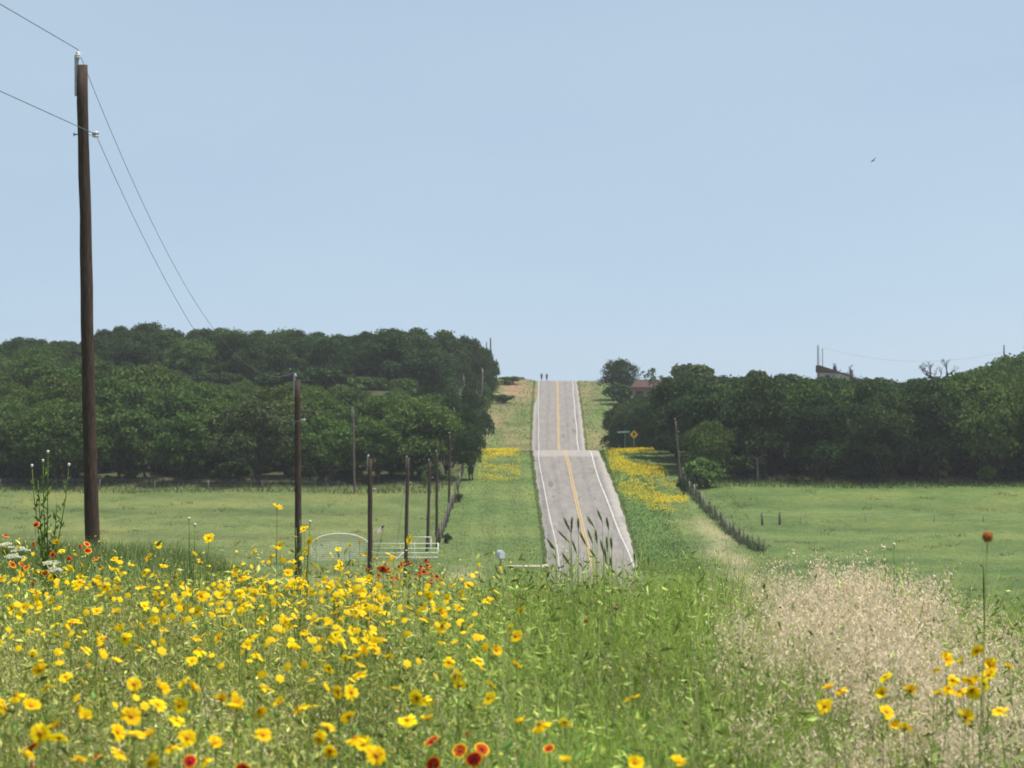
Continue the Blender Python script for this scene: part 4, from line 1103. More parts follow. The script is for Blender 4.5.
# regions of the meadow by picture column: flowers left of ~520, green grass 520-740, dry grass beyond
def part_left(P, soft=40):
    return 1/(1+np.exp((pxs(P)-(500+20*np.sin(P[:,1]*1.3)))/soft))
def part_dry(P, soft=13):
    edge = 728 + 14*np.sin(P[:,1]*1.7) + np.clip((11.0-P[:,1])*26, 0, 90)
    a = 1/(1+np.exp((edge-pxs(P))/soft))
    return a

gs = Stuff()
# green grass, everywhere, thinner where the dry grass stands
P = near_pts(70000, 4.5, 24, -200, 1230, 1.0, 0.8)
dry = part_dry(P); left = part_left(P)
keep = rng.uniform(size=len(P)) > dry*0.5
P = P[keep]; left = left[keep]; dry = dry[keep]
def tall(P): return 1 + .24*sst((P[:,1]-10.5)/4.5)*(1-sst((P[:,1]-19)/2)) - .10*np.exp(-((pxs(P)-485)/45)**2)
n = len(P)
H = clump(P)*rng.uniform(.25, .62, n)*(1-0.12*left) * (1+0.15*vnoise(P, 2.0, 1))*tall(P)
V, Fc, C = blades('x', P, H, rng.uniform(.0035,.0085,n), rng.uniform(.1,.9,n), (0.14,0.22,0.025), (0.35,0.44,0.085), None, '', '')
k = 7
ol = np.repeat(left, k)[:, None]
C = C*(1-ol*.55) + ol*.55*np.array([0.29,0.30,0.075])*rng.uniform(.7,1.3,(n,1)).repeat(k,0)
C = patchy(P, 7, C)
gs.add(V, Fc, C)
# straw coloured blades mixed in
P = near_pts(15000, 4.5, 24, -200, 1230, 1.0, 0.8); n = len(P)
V, Fc, C = blades('x', P, rng.uniform(.28,.62,n)*tall(P), rng.uniform(.002,.0045,n), rng.uniform(.2,1.1,n), (0.42,0.37,0.21), (0.66,0.60,0.42), None, '', '')
gs.add(V, Fc, C)
# far side of the brow down to the foot of the nearest pole
P = near_pts(26000, 22, 36, -120, 1140, 1.0); n = len(P)
V, Fc, C = blades('x', P, rng.uniform(.25,.55,n), rng.uniform(.005,.010,n), rng.uniform(.1,.7,n), (0.09,0.15,0.035), (0.20,0.26,0.09), None, '', '')
gs.add(V, Fc, C)
P = near_pts(24000, 60, 110, -120, 330, 1.0); P = P[P[:,0] < -2]; n = len(P)
V, Fc, C = blades('x', P, rng.uniform(.25,.55,n), rng.uniform(.010,.022,n), rng.uniform(.1,.7,n), (0.10,0.15,0.04), (0.22,0.27,0.10), None, '', '')
gs.add(V, Fc, C)
# taller lush grass in the middle with thin culms
P = near_pts(15000, 8, 19.5, 500, 750, 0.0); n = len(P)
V, Fc, C = blades('x', P, rng.uniform(.45,.70,n)*tall(P), rng.uniform(.003,.0065,n), rng.uniform(.05,1.1,n), (0.16,0.26,0.028), (0.36,0.47,0.095), None, '', '')
C = patchy(P, 7, C)
gs.add(V, Fc, C)
P = near_pts(900, 9, 18, 440, 770, 0.0); n = len(P)
V, Fc, C = blades('x', P, rng.uniform(.76,.98,n), rng.uniform(.003,.004,n), rng.uniform(.03,.5,n), (0.20,0.24,0.08), (0.46,0.44,0.22), None, '', '')
gs.add(V, Fc, C)
gs.build('meadow_grass', M['blade'], 'tangled green grass covering the foreground hilltop', 'grass')

# leafy stems of the wild flowers: thin branched stems with small leaves and buds
fs = Stuff()
def stems_with_leaves(P, H, col_lo, col_hi, nleaf, lsz, wst=.003, spread=.09):
    n = len(P)
    V, Fc, C = blades('x', P.copy(), H, np.full(n, wst), rng.uniform(.05,.85,n), col_lo, col_hi, None, '', '')
    fs.add(V, Fc, patchy(P, 7, C)*1.15)
    i = np.repeat(np.arange(n), nleaf); m_ = len(i)
    t = rng.uniform(.25, 1.0, m_)
    c = P[i].copy(); c[:, 2] += H[i]*t
    szk = rng.uniform(.5,1.6,n)[i]
    c[:, :2] += rng.normal(0, spread, (m_, 2))
    u = rand_unit(m_); u[:, 2] = np.abs(u[:, 2])*.6+.2
    V, q = leaf_cloud(c, u, rng.uniform(.6, 1.3, m_)*lsz*szk, .75, .30)
    mix = rng.uniform(0,1,m_)[:,None]
    C = (np.array(col_lo)*(1-mix)+np.array(col_hi)*mix)*rng.uniform(.75,1.3,m_)[:,None]
    fs.add(V, [q], np.repeat(patchy(P[i], 1, C), 4, 0))
P = near_pts(12000, 5.0, 22, -200, 560, 0.6, .8); P = P[rng.uniform(size=len(P)) < part_left(P)*1.2+.05]
stems_with_leaves(P, rng.uniform(.36,.58,len(P))*tall(P)*clump(P), (0.19,0.235,0.035), (0.52,0.53,0.16), 11, .014)
P = near_pts(3200, 5.0, 17, 480, 1200, 0.6, .8)
stems_with_leaves(P, rng.uniform(.3,.60,len(P))*tall(P)*clump(P), (0.15,0.23,0.045), (0.38,0.46,0.14), 10, .015)
P = near_pts(4600, 7.0, 18, 470, 715, 0.1, .9)
stems_with_leaves(P, rng.uniform(.34,.60,len(P))*tall(P)*clump(P), (0.14,0.235,0.035), (0.38,0.47,0.13), 9, .015)
# small yellow green buds
P = near_pts(2600, 6.0, 21, -200, 540, 0.4, .8); P[:, 2] += rng.uniform(.45,.66,len(P))*tall(P)
V, q = leaf_cloud(P, rand_unit(len(P)), rng.uniform(.005,.010,len(P)), .8)
fs.add(V, [q], np.repeat(np.array([[.48,.46,.09]])*rng.uniform(.7,1.4,(len(P),1)), 4, 0))
for _ in range(90):
    px, d = rng.uniform(-60, 1060), rng.uniform(8, 19); nn = 60; hh = rng.uniform(.45,.66)
    c = np.zeros((nn,3)); c[:,0] = XW(px,d)+rng.normal(0,.07,nn); c[:,1] = d+rng.normal(0,.07,nn); c[:,2] = G(c[:,0],c[:,1])+rng.uniform(.15,1,nn)*hh
    u = rand_unit(nn); u[:,2] = np.abs(u[:,2])+.3
    V, q = leaf_cloud(c, u/np.linalg.norm(u,axis=1,keepdims=True), rng.uniform(.010,.019,nn), .5, .36)
    fs.add(V, [q], np.repeat(np.array([[.09,.19,.04]])*rng.uniform(.8,1.9,(nn,1)), 4, 0))
# broad dark leaves low in the middle and bottom right
for (px, d, nn, r) in ((560,9.6,70,.28),(775,9.3,130,.30),(800,8.8,90,.25),(985,8.9,90,.18),(590,10.8,70,.25),(700,9.2,60,.3),(935,9.6,40,.15),(400,9.3,60,.25)):
    c = np.zeros((nn,3)); c[:,0] = XW(px,d)+rng.normal(0,r*.6,nn); c[:,1] = d+rng.normal(0,r,nn); c[:,2] = G(c[:,0],c[:,1])+rng.uniform(.25,.55,nn)
    u = rand_unit(nn); u[:,2] = np.abs(u[:,2])+.4
    V, q = leaf_cloud(c, u/np.linalg.norm(u,axis=1,keepdims=True), rng.uniform(.012,.026,nn), .45, .36)
    fs.add(V, [q], np.repeat(np.array([[.10,.21,.05]])*rng.uniform(.7,1.6,(nn,1)), 4, 0))
fs.build('wildflower_foliage', M['blade'], 'fine leafy stems and buds of the wildflowers filling the meadow', 'ground cover')

# dry grass: thin straw stems with drooping panicles of papery spikelets
ds_ = Stuff()
def dry_grass(P, H, nsp, tint=1.0):
    n = len(P)
    V, Fc, C = blades('x', P.copy(), H, np.full(n, .0022), rng.uniform(.08,.35,n), np.array((0.46,0.35,0.25))*tint, np.array((0.66,0.53,0.39))*tint, None, '', '')
    ds_.add(V, Fc, C)
    tips = V.reshape(n, 7, 3)
    i = np.repeat(np.arange(n), nsp); m_ = len(i)
    t = rng.uniform(0, 1, m_)
    a = tips[i, 4]*.62+tips[i, 6]*.38; b = tips[i, 6]
    c = a + (b-a)*t[:, None]
    c[:, :2] += rng.normal(0, .017, (m_, 2)); c[:, 2] += rng.uniform(-.03,.01,m_)
    dirv = np.stack([rng.normal(0,.6,m_), rng.normal(0,.6,m_), -np.abs(rng.normal(.8,.4,m_))],1); dirv /= np.linalg.norm(dirv,axis=1,keepdims=True)
    s = np.cross(dirv, rand_unit(m_)); s /= np.linalg.norm(s,axis=1,keepdims=True)+1e-9
    L = rng.uniform(.012,.024,m_)[:,None]; w = rng.uniform(.0016,.0032,m_)[:,None]
    V = np.stack([c, c+dirv*L*.5-s*w, c+dirv*L, c+dirv*L*.5+s*w],1).reshape(-1,3)
    mix = rng.uniform(0,1,m_)[:,None]; C = (np.array((0.60,0.45,0.285))*(1-mix)+np.array((0.95,0.82,0.60))*mix)*tint
    ds_.add(V, [np.arange(m_*4).reshape(-1,4)], np.repeat(C,4,0))
P = near_pts(14000, 7.0, 17.5, 690, 1260, .3); w = part_dry(P)
# dense in the pale mound, thinner and shorter to the right and at the bottom
mound = np.exp(-((pxs(P)-838)/115)**2)
w = w*(0.30+0.70*mound)*(0.26+0.74*sst((P[:,1]-9.3)/3))*np.clip(.62+1.9*vnoise(P, 4.0, 41), .05, 1)
keep = rng.uniform(size=len(P)) < w; P = P[keep]; mound = mound[keep]
Hd = (0.50+0.21*mound*sst((P[:,1]-9)/4))*clump(P)*rng.uniform(.86,1.06,len(P))
dry_grass(P, Hd, 34)
# a few straw heads elsewhere
P = near_pts(500, 8, 19, -60, 740, .3); dry_grass(P, rng.uniform(.42,.6,len(P)), 16)
ds_.build('dry_grass', M['dryblade'], 'pale tan dry grass with feathery seed heads at right foreground', 'dry grass')

# ------------------------------------------------------------------ flowers
def petal_ring(mb, np_, L, w, tilt, m_in=0, m_out=0, r0=.004, notch=.16, seed=0, jin=2, rag=1.0):
    rd = random.Random(seed)
    for k in range(np_):
        a = 2*PI*k/np_ + rag*rd.uniform(-.16,.16); l = L*(1+rag*rd.uniform(-.22,.12)); tl = tilt + rag*rd.uniform(-.40,.34)
        ca, sa = math.cos(a), math.sin(a); tw = rd.uniform(-.15,.15)
        def pt(r, s):
            z = math.sin(tl)*r - 0.35*(r/L)**2*L*.35 + s*tw; rr = r0 + math.cos(tl)*r
            return (ca*rr - sa*s, sa*rr + ca*s, z)
        rows = [(0, w*.25),(l*.4, w*.85),(l*.66, w*.98),(l*.85, w),(l, w*.62)]
        vs = []
        for j, (r, hw) in enumerate(rows):
            mid = r - (l*notch if j == len(rows)-1 else 0)
            vs += [pt(r, -hw), pt(mid, 0), pt(r, hw)]
        for j in range(len(rows)-1):
            mm = m_in if j < jin else m_out
            mb.add(vs, [], 0)
            base = len(mb.v)-len(vs)
            for q in ((3*j,3*j+1,3*j+4,3*j+3),(3*j+1,3*j+2,3*j+5,3*j+4)):
                mb.f.append(tuple(base+i for i in q)); mb.m.append(mm); mb.s.append(True)
def clean(me):
    import bmesh
    b = bmesh.new(); b.from_mesh(me); bmesh.ops.remove_doubles(b, verts=b.verts, dist=1e-6)
    lo = [v for v in b.verts if not v.link_faces]; bmesh.ops.delete(b, geom=lo, context='VERTS'); b.to_mesh(me); b.free()
FL = {}
def flower_proto(key, np_, L, w, tilt, mats_p, disc_mat, dr, dz, seed, m_in=0, m_out=0, h=1.0):
    mb = MB(); petal_ring(mb, np_, L, w, tilt, m_in, m_out, seed=seed, jin=1 if key[0] == 'y' else 2, rag=1.0 if key[0] == 'y' else .4); o = mb.build('petals', mats_p); clean(o.data); pm = o.data; bpy.data.objects.remove(o)
    mb = MB(); mb.lathe([(dr,0),(dr*1.05,dz*.35),(dr*.8,dz*.75),(dr*.35,dz)], (0,0,-.001), 10); o = mb.build('flower_centre', disc_mat); dm_ = o.data; bpy.data.objects.remove(o)
    FL[key] = (pm, dm_)
M['petal_base'] = mat_leaf('orange_petal_base', (0.74,0.42,0.004), (0.79,0.50,0.005), (0.82,0.56,0.008), 0.35, objvar=0.08)
for i in range(9):
    flower_proto('y%d'%i, [8,7,8,7,8,6,8,7,8][i], [.0205,.0215,.019,.021,.0195,.018,.021,.020,.0185][i], [.0086,.0092,.0082,.009,.0085,.0094,.008,.0088,.0088][i],
                 [.05,.3,-.25,.55,.1,.75,-.4,.2,.45][i], [M['petal_base'], M['petal_y']], M['disc_y'], .0060, .0055, 60+i, 0, 1)
for i in range(3):
    flower_proto('r%d'%i, 10, .020, .0068, [.1,-.2,.3][i], [M['petal_r'], M['petal_tip']], M['disc_red'], .006, .006, 70+i, 0, 1)
for i in range(2):
    flower_proto('o%d'%i, 7, .016, .0068, [-.4,-.7][i], [M['petal_o']], M['disc_red'], .006, .011, 80+i)
# stems shared by all flowers: unit height
STEM = []
for i in range(4):
    rd = random.Random(i); mb = MB()
    bx, by = rd.uniform(-.05,.05), rd.uniform(-.05,.05)
    mb.tube([(-bx*1.5,-by*1.5,-.55),(-bx,-by,-.35),(-bx*.3,-by*.3,-.15),(0,0,0)], [.0018,.0016,.0013,.0011], 5)
    for k in range(4):
        z = -rd.uniform(.06,.4); a = rd.uniform(0,6.28); l = rd.uniform(.03,.055)
        x0, y0 = -bx*(-z)/.35*.6, -by*(-z)/.35*.6
        mb.add([(x0,y0,z),(x0+math.cos(a+.15)*l*.5,y0+math.sin(a+.15)*l*.5,z+l*.45),(x0+math.cos(a)*l,y0+math.sin(a)*l,z+l*.7),(x0+math.cos(a-.15)*l*.5,y0+math.sin(a-.15)*l*.5,z+l*.45)], [(0,1,2,3)])
    o = mb.build('stem', M['stemgreen']); STEM.append(o.data); bpy.data.objects.remove(o)
rf = random.Random(123)
def plant_point(px, py, h0=.60, h1=.72, d0=6.5, d1=22.0):
    """where a flower head seen at this pixel stands: meadow tops between h0 and h1 above ground"""
    for _ in range(30):
        h = rf.uniform(h0, h1)
        d = np.arange(d0, d1, .05); x = (px-CX)/F*d
        f = G(x, d) + h - (CY-py)/F*d
        i = int(np.argmax(f > 0))
        if f[i] > 0 and i > 0: return x[i], d[i], (CY-py)/F*d[i]
        h0 += .02; h1 += .02
    return x[-1], rf.uniform(15, 18), None
def flower(keys, px, py, label, group, name, cat='flower', s=1.0, h0=.60, h1=.72, tilt=(0.1,1.35)):
    x, d, z = plant_point(px, py, h0, h1)
    if z is None: z = (CY-py)/F*d; x = (px-CX)/F*d
    g = Gs(x, d)
    o = empty(name, (x, d, g), rf.uniform(0, 2*PI)); tag(o, label, cat, group)
    pm, dm_ = FL[rf.choice(keys)]
    st = bpy.data.objects.new('stem', rf.choice(STEM)); link(st, o); st.location = (0,0,z-g); st.scale = (1,1,(z-g)/.55)
    # heads face upwards, nodding in all directions, a little more towards the viewer
    a = rf.uniform(*tilt); az = -PI/2 + rf.gauss(0, 1.5) - o.rotation_euler.z
    q = Vector((math.cos(az)*math.sin(a), math.sin(az)*math.sin(a), math.cos(a))).to_track_quat('Z','Y').to_euler()
    sc = s*rf.uniform(.88,1.16)
    for nm, m_ in (('petals', pm), ('flower_centre', dm_)):
        c = bpy.data.objects.new(nm, m_); link(c, o); c.location = (0,0,z-g); c.rotation_euler = q; c.scale = (sc,)*3
    return o
YB = [(9,594),(37,593),(105,586),(117,580),(202,596),(221,587),(159,600),(144,606),(97,611),(117,612),(197,611),(68,623),(142,626),(102,639),(125,638),(197,638),(219,638),(200,650),(246,645),(86,650),(139,648),(116,661),(192,661),(32,656),(40,670),(66,677),(47,687),(16,695),(5,708),(31,706),(79,711),(86,716),(161,688),(184,682),(193,688),(134,684),(180,705),(131,716),(177,721),(157,705),(236,703),(221,700),(40,733),(59,738),(57,726),(117,732),(135,735),(149,735),(187,738),(171,747),(215,743),(121,753),(26,756),(79,761),(150,762),(205,760),
(267,688),(259,710),(237,704),(279,703),(298,708),(313,707),(329,669),(338,692),(351,692),(360,674),(349,717),(327,727),(263,735),(216,744),(330,751),(355,738),(363,744),(376,755),(319,738),(424,700),(417,698),(433,705),(407,720),(428,719),(459,686),(455,676),(491,686),(489,698),(478,661),(449,662),(443,630),(339,628),(331,643),(342,645),(346,657),(291,647),(247,645),(256,653),(424,618),(390,623),(461,593),(452,584),(468,585),(488,600),(440,584),
(521,610),(516,636),(516,666),(509,628),(496,650),(540,724),(565,722),(521,722),(632,698),(565,761),(635,763),(679,763)]
YR = [(935,670),(946,659),(962,662),(977,651),(990,665),(1009,668),(989,675),(975,681),(984,684),(938,694),(969,680),(960,691),(949,688),(972,690),(953,680),(886,677),(840,690),(828,688),(825,706),(882,693),(910,691),(894,725),(905,729),(965,717),(1000,711),(886,712)]
YT = [(209,538),(241,577),(254,551),(271,556),(276,549),(306,551),(309,541),(360,541),(374,558),(393,558),(404,562),(410,540),(290,562),(280,545),(350,545),(338,549),(316,540),(18,541),(57,542),(62,551),(72,567),(82,564),(21,574),(40,571),(2,578),(103,569),(114,559),(119,570),(80,582),(96,583),(149,558),(132,564),(163,567),(176,576),(200,561),(158,545),(118,590)]
yg = 'yellow wildflowers in the foreground meadow'
def zone_label(px, py):
    if px > 800: return 'yellow wildflower with brownish centre among dry grass at right'
    if px > 500: return 'scattered yellow wildflower in the green grass right of the main flower patch'
    col = 'far left' if px < 125 else ('left' if px < 250 else ('middle' if px < 375 else 'right'))
    r = 'on the far brow' if py < 600 else ('halfway down the slope' if py < 665 else 'in the nearest band')
    return 'yellow wildflower %s, in the %s part of the flower patch' % (r, col)
cnt = 0
yk = ['y%d' % i for i in range(9)]
for (px, py) in YB + YR + YT:
    s = 1.03 if py > 675 else .95
    flower(yk, px, py, zone_label(px, py), yg, 'yellow_wildflower', s=s, h0=.60 if py > 600 else .62, h1=.70 if py > 600 else .74); cnt += 1
tries = 0
cl = [(rf.gauss(245,120), rf.triangular(548,668,592)) for _ in range(34)] + [(440,600),(400,605),(370,598),(350,600),(330,585),(300,575),(425,612),(410,600),(380,612),(450,612)]
while cnt < 296 and tries < 3000:
    tries += 1
    c = rf.choice(cl); px, py = c[0]+rf.gauss(0,17), c[1]+rf.gauss(0,8)
    if not (-10 < px < 505 and 545 < py < 690): continue
    flower(yk, px, py, zone_label(px, py), yg, 'yellow_wildflower', s=rf.uniform(.8,1.0), h0=.58, h1=.70); cnt += 1
# the smaller rest, and flowers outside the picture sides: one object
yst = Stuff()
def flower_stuff(P, size):
    n = len(P); k = 6; nn = rand_unit(n); nn[:,2] = np.abs(nn[:,2])+.3; nn[:,1] -= .5; nn /= np.linalg.norm(nn,axis=1,keepdims=True)
    t = np.cross(nn, rand_unit(n)); t /= np.linalg.norm(t,axis=1,keepdims=True); b = np.cross(nn, t)
    V = [P+nn*size[:,None]*.1]
    for j in range(2*k):
        a = 2*PI*j/(2*k); r = size*(1.0 if j % 2 == 0 else .72)
        V.append(P + (t*math.cos(a)+b*math.sin(a))*r[:,None])
    V = np.stack(V,1).reshape(-1,3); bb = (np.arange(n)*(2*k+1))[:,None]
    tri = np.concatenate([bb+np.array([[0,1+j,1+(j+1)%(2*k)]]) for j in range(2*k)])
    C = np.array([[.84,.56,.006]])*rng.uniform(.85,1.1,(n,1)); yst.add(V, [tri], np.repeat(C,2*k+1,0))
pp = []
for _ in range(430):
    c = rf.choice(cl); px, py = c[0]+rf.gauss(0,22), min(c[1]+rf.gauss(0,10), 640)
    if px > 510 or py < 545: continue
    x, d, z = plant_point(px, py, .60, .74)
    if z is not None: pp.append((x, d, z))
for _ in range(330):
    px, py = rf.uniform(-5, 505), rf.triangular(548, 720, 575)
    if vnoise(np.array([[px*.02, py*.05, 0]]), 3.0, 5)[0] < -.12: continue
    x, d, z = plant_point(px, py, .58, .72)
    if z is not None: pp.append((x, d, z))
flower_stuff(np.array(pp), rng.uniform(.010,.0175,len(pp)))
P = np.concatenate([near_pts(260, 6, 20, -420, -20, 0), near_pts(60, 6, 16, 1030, 1300, 0)]); P[:,2] += rng.uniform(.55,.68,len(P))
flower_stuff(P, rng.uniform(.016,.023,len(P)))
yst.build('small_yellow_flowers', M['blade'], 'smallest yellow blooms and half open buds scattered through the meadow', 'flowers')

rg = 'red and yellow wildflowers in the meadow'
RN = [(432,742,1.25),(460,751,1.1),(474,759,1.2),(482,749,1.0),(433,764,1.0),(468,733,.6),(400,708,.5),(549,749,.7),(518,751,.6)]
RLBL = ['large red flower with yellow petal tips at the bottom, left of the red cluster','red and yellow flower seen from the side in the bottom red cluster','crimson flower lowest in the bottom red cluster','small dark red flower topmost in the bottom red cluster','red flower cut by the bottom picture edge','tiny orange red flower above the bottom red cluster','small orange flower left above the red cluster','small red flower in the grass right of the red cluster','small dull red flower between red cluster and middle grass']
for (px, py, s), l in zip(RN, RLBL): flower(['r0','r1','r2'], px, py, l, rg, 'firewheel_flower', s=s, h0=.52, h1=.60, tilt=(.5,1.3))
for (px, py) in [(32,747),(31,766),(96,756),(190,761),(244,767),(68,624)]:
    flower(['r0','r1','r2'], px, py, 'small red wildflower among the nearest yellow flowers at bottom left', rg, 'firewheel_flower', s=.85, h0=.55, h1=.62, tilt=(.5,1.3))
for (px, py) in [(36,524),(6,535),(34,544),(80,546),(87,544),(88,550),(95,558),(69,558),(13,564),(22,565),(27,567),(45,573),(33,583),(53,554)]:
    flower(['r0','r1','o0'], px, py, 'orange red wildflower on the far left brow by the near pole', rg, 'firewheel_flower', s=.85, h0=.62, h1=.72, tilt=(.3,1.1))
for (px, py) in [(376,558),(388,570),(402,564),(392,578),(397,577),(409,562),(421,567),(426,560),(431,574),(419,574),(437,577),(379,576),(367,569),(431,581),(386,565),(383,568),(399,567),(424,572),(416,580),(428,566)]:
    flower(['o0','o1','o0'], px, py, 'rust orange drooping wildflower on the brow below the white gate', 'rust orange wildflowers on the brow', 'coneflower', s=rf.uniform(.9,1.3), h0=.62, h1=.72, tilt=(.1,.7))
# faded brown heads
def seedhead(px, py, label, s=1.0, mat='seedhead', d=None, ell=1.0, h0=.6, h1=.7):
    if d is None: x, d, z = plant_point(px, py, h0, h1)
    else: x, z = XW(px,d), ZW(py,d)
    g = Gs(x, d); o = empty('seed_head', (x, d, g)); tag(o, label, 'seed head')
    mb = MB(); mb.tube([(-.03,.02,0),(-.02,.0,(z-g)*.5),(0,0,z-g-.008*s)], [.002,.0018,.0014], 6); mb.build('stem', M['stemgreen'], o)
    mb = MB(); rd = random.Random(int(px)); 
    prof = [(.003,-.011*ell),(.009,-.008*ell),(.0125,-.001),(.0115,.005*ell),(.008,.010*ell),(.003,.013*ell)]
    mb.lathe([(r*s,zz*s) for r,zz in prof], (0,0,z-g), 12)
    for k in range(60):
        u = rand_unit(1)[0]; p0 = Vector((0,0,z-g)) + Vector(u)*.0105*s; mb.tube([p0, p0+Vector(u)*.004*s], [.0012*s,.0004*s], 4, cap=False)
    mb.build('head', M[mat], o); return o
seedhead(539,596,'flattened dark brown seed head on the brow below the road end', .9, ell=.6)
seedhead(596,602,'round brown seed head in the green grass, left of a similar pair', .8, ell=.7)
seedhead(616,608,'faded pinkish brown seed head right in the green grass', .8, ell=.7)
seedhead(586,620,'small dark red seed head lowest in the green grass', .7, 'seedhead_red')
seedhead(987.5,537,'rust brown round seed head on a tall stem at the right edge', 1.15, 'seedhead_red', d=9.5)

# white umbels at the left edge
def umbel(px, py, label, s, seed):
    rd = random.Random(seed); x, d, z = plant_point(px, py, .66, .74); 
    if z is None: z = ZW(py,d); x = XW(px,d)
    g = Gs(x,d); o = empty('white_umbel_flower', (x,d,g)); tag(o, label, 'flower', 'white umbel flowers')
    hz = z-g; mb = MB(); mb.tube([(0,0,0),(.01,0,hz*.5),(0,0,hz-.05)], [.003,.0025,.002], 6)
    C = []; Nn = []
    for k in range(22):
        r = s*math.sqrt(k/22); a = k*2.4; p = Vector((r*math.cos(a), r*math.sin(a), hz - .25*r*r/s + rd.uniform(-.008,.008)))
        mb.tube([(0,0,hz-.05), p], [.0012,.0008], 4)
        for j in range(16):
            u = rand_unit(1)[0]; C.append([p.x+u[0]*.011, p.y+u[1]*.011, p.z+abs(u[2])*.007]); Nn.append([u[0]*.4,u[1]*.4,1])
    mb.build('stem', M['stemgreen'], o)
    V, q = leaf_cloud(np.array(C), np.array(Nn), rng.uniform(.0035,.006,len(C)), .5)
    np_obj('florets', np_mesh('florets', V, [q], M['white_floret']), o)
for (px, py, s, l) in [(5,545,.045,'large creamy white umbel flower at the left picture edge'),(20,549,.045,'creamy white umbel flower right beside the one at the picture edge'),(14,556,.04,'low creamy umbel flower of the left edge clump'),(51,563,.035,'smaller white umbel flower below the tall weed'),(55,570,.028,'smallest white umbel flower under its larger neighbour')]:
    umbel(px, py, l, s, int(px))

# tall weeds with white buds
def tall_weed(name, base_px, d, stems, label, leafl=.07, leaves=30, cat='weed'):
    x = XW(base_px, d); g = Gs(x, d); o = empty(name, (x,d,g)); tag(o, label, cat); rd = random.Random(int(base_px))
    for (px, py, bud) in stems:
        tx, tz = XW(px,d)-x, ZW(py,d)-g
        mid = Vector((tx*.35, rd.uniform(-.03,.03), tz*.55))
        pts = [Vector((0,0,0)), mid, Vector((tx*.85, 0, tz*.85)), Vector((tx,0,tz))]
        mb = MB(); mb.tube(pts, [.0034,.0030,.0024,.0016], 6); s = mb.build('stem', M['stemgreen'], o)
        mb = MB()
        for k in range(leaves):
            t = .35+.6*k/leaves; 
            p = pts[0].lerp(mid, t/.55) if t < .55 else mid.lerp(pts[3], (t-.55)/.45)
            a = k*2.4; l = leafl*rd.uniform(.7,1.2)*(1.2-.6*t); dv = Vector((math.cos(a),math.sin(a),1.0)).normalized(); sd = dv.cross(Vector((0,0,1))).normalized()
            mb.add([p, p+dv*l*.5+sd*l*.2, p+dv*l, p+dv*l*.5-sd*l*.2], [(0,1,2,3)])
        mb.build('leaves', M['stemgreen'], o)
        if bud:
            mb = MB(); mb.lathe([(.003,-.008),(.007,-.003),(.0085,.004),(.006,.009),(.002,.011)], (tx,0,tz), 8); mb.build('bud', M['white_floret'], o)
    return o
tall_weed('tall_weed', 47, 19.5, [(48,452,1),(43,461,1),(32,466,1),(69,465,1),(38,480,0),(57,500,0)], 'tall leafy green weed with white buds left of the near pole')
tall_weed('tall_weed', 191, 19.0, [(189,519,1),(195,525,1)], 'thin green weed with two white tips right of the near pole', .02, 14)
tall_weed('tall_weed', 301, 19.0, [(300,520,0),(310,522,1),(296,528,0)], 'leafy green weed in front of the second power pole', .035, 20)
tall_weed('tall_weed', 895, 17.5, [(894,545,1),(884,548,1),(897,560,0),(905,552,0),(911,557,0),(888,560,0)], 'dark green weed with two whitish buds above the dry grass', .03, 18)
tall_weed('tall_weed', 943, 17.5, [(934,577,1),(951,575,1),(945,584,0)], 'small green weed with pale heads right of the dry mound', .025, 14)
tall_weed('tall_weed', 985, 16.5, [(984,556,0),(983,566,0)], 'dark thin plant stalk below the rust brown seed head', .012, 18)
flower(['y3'], 277, 508, 'single yellow flower on the tallest stem, left of the second power pole', yg, 'yellow_wildflower', s=1.05, h0=.9, h1=.95)
flower(['y1'], 304, 529, 'yellow flower on a tall stem at the foot of the second power pole', yg, 'yellow_wildflower', s=1.1, h0=.8, h1=.85)

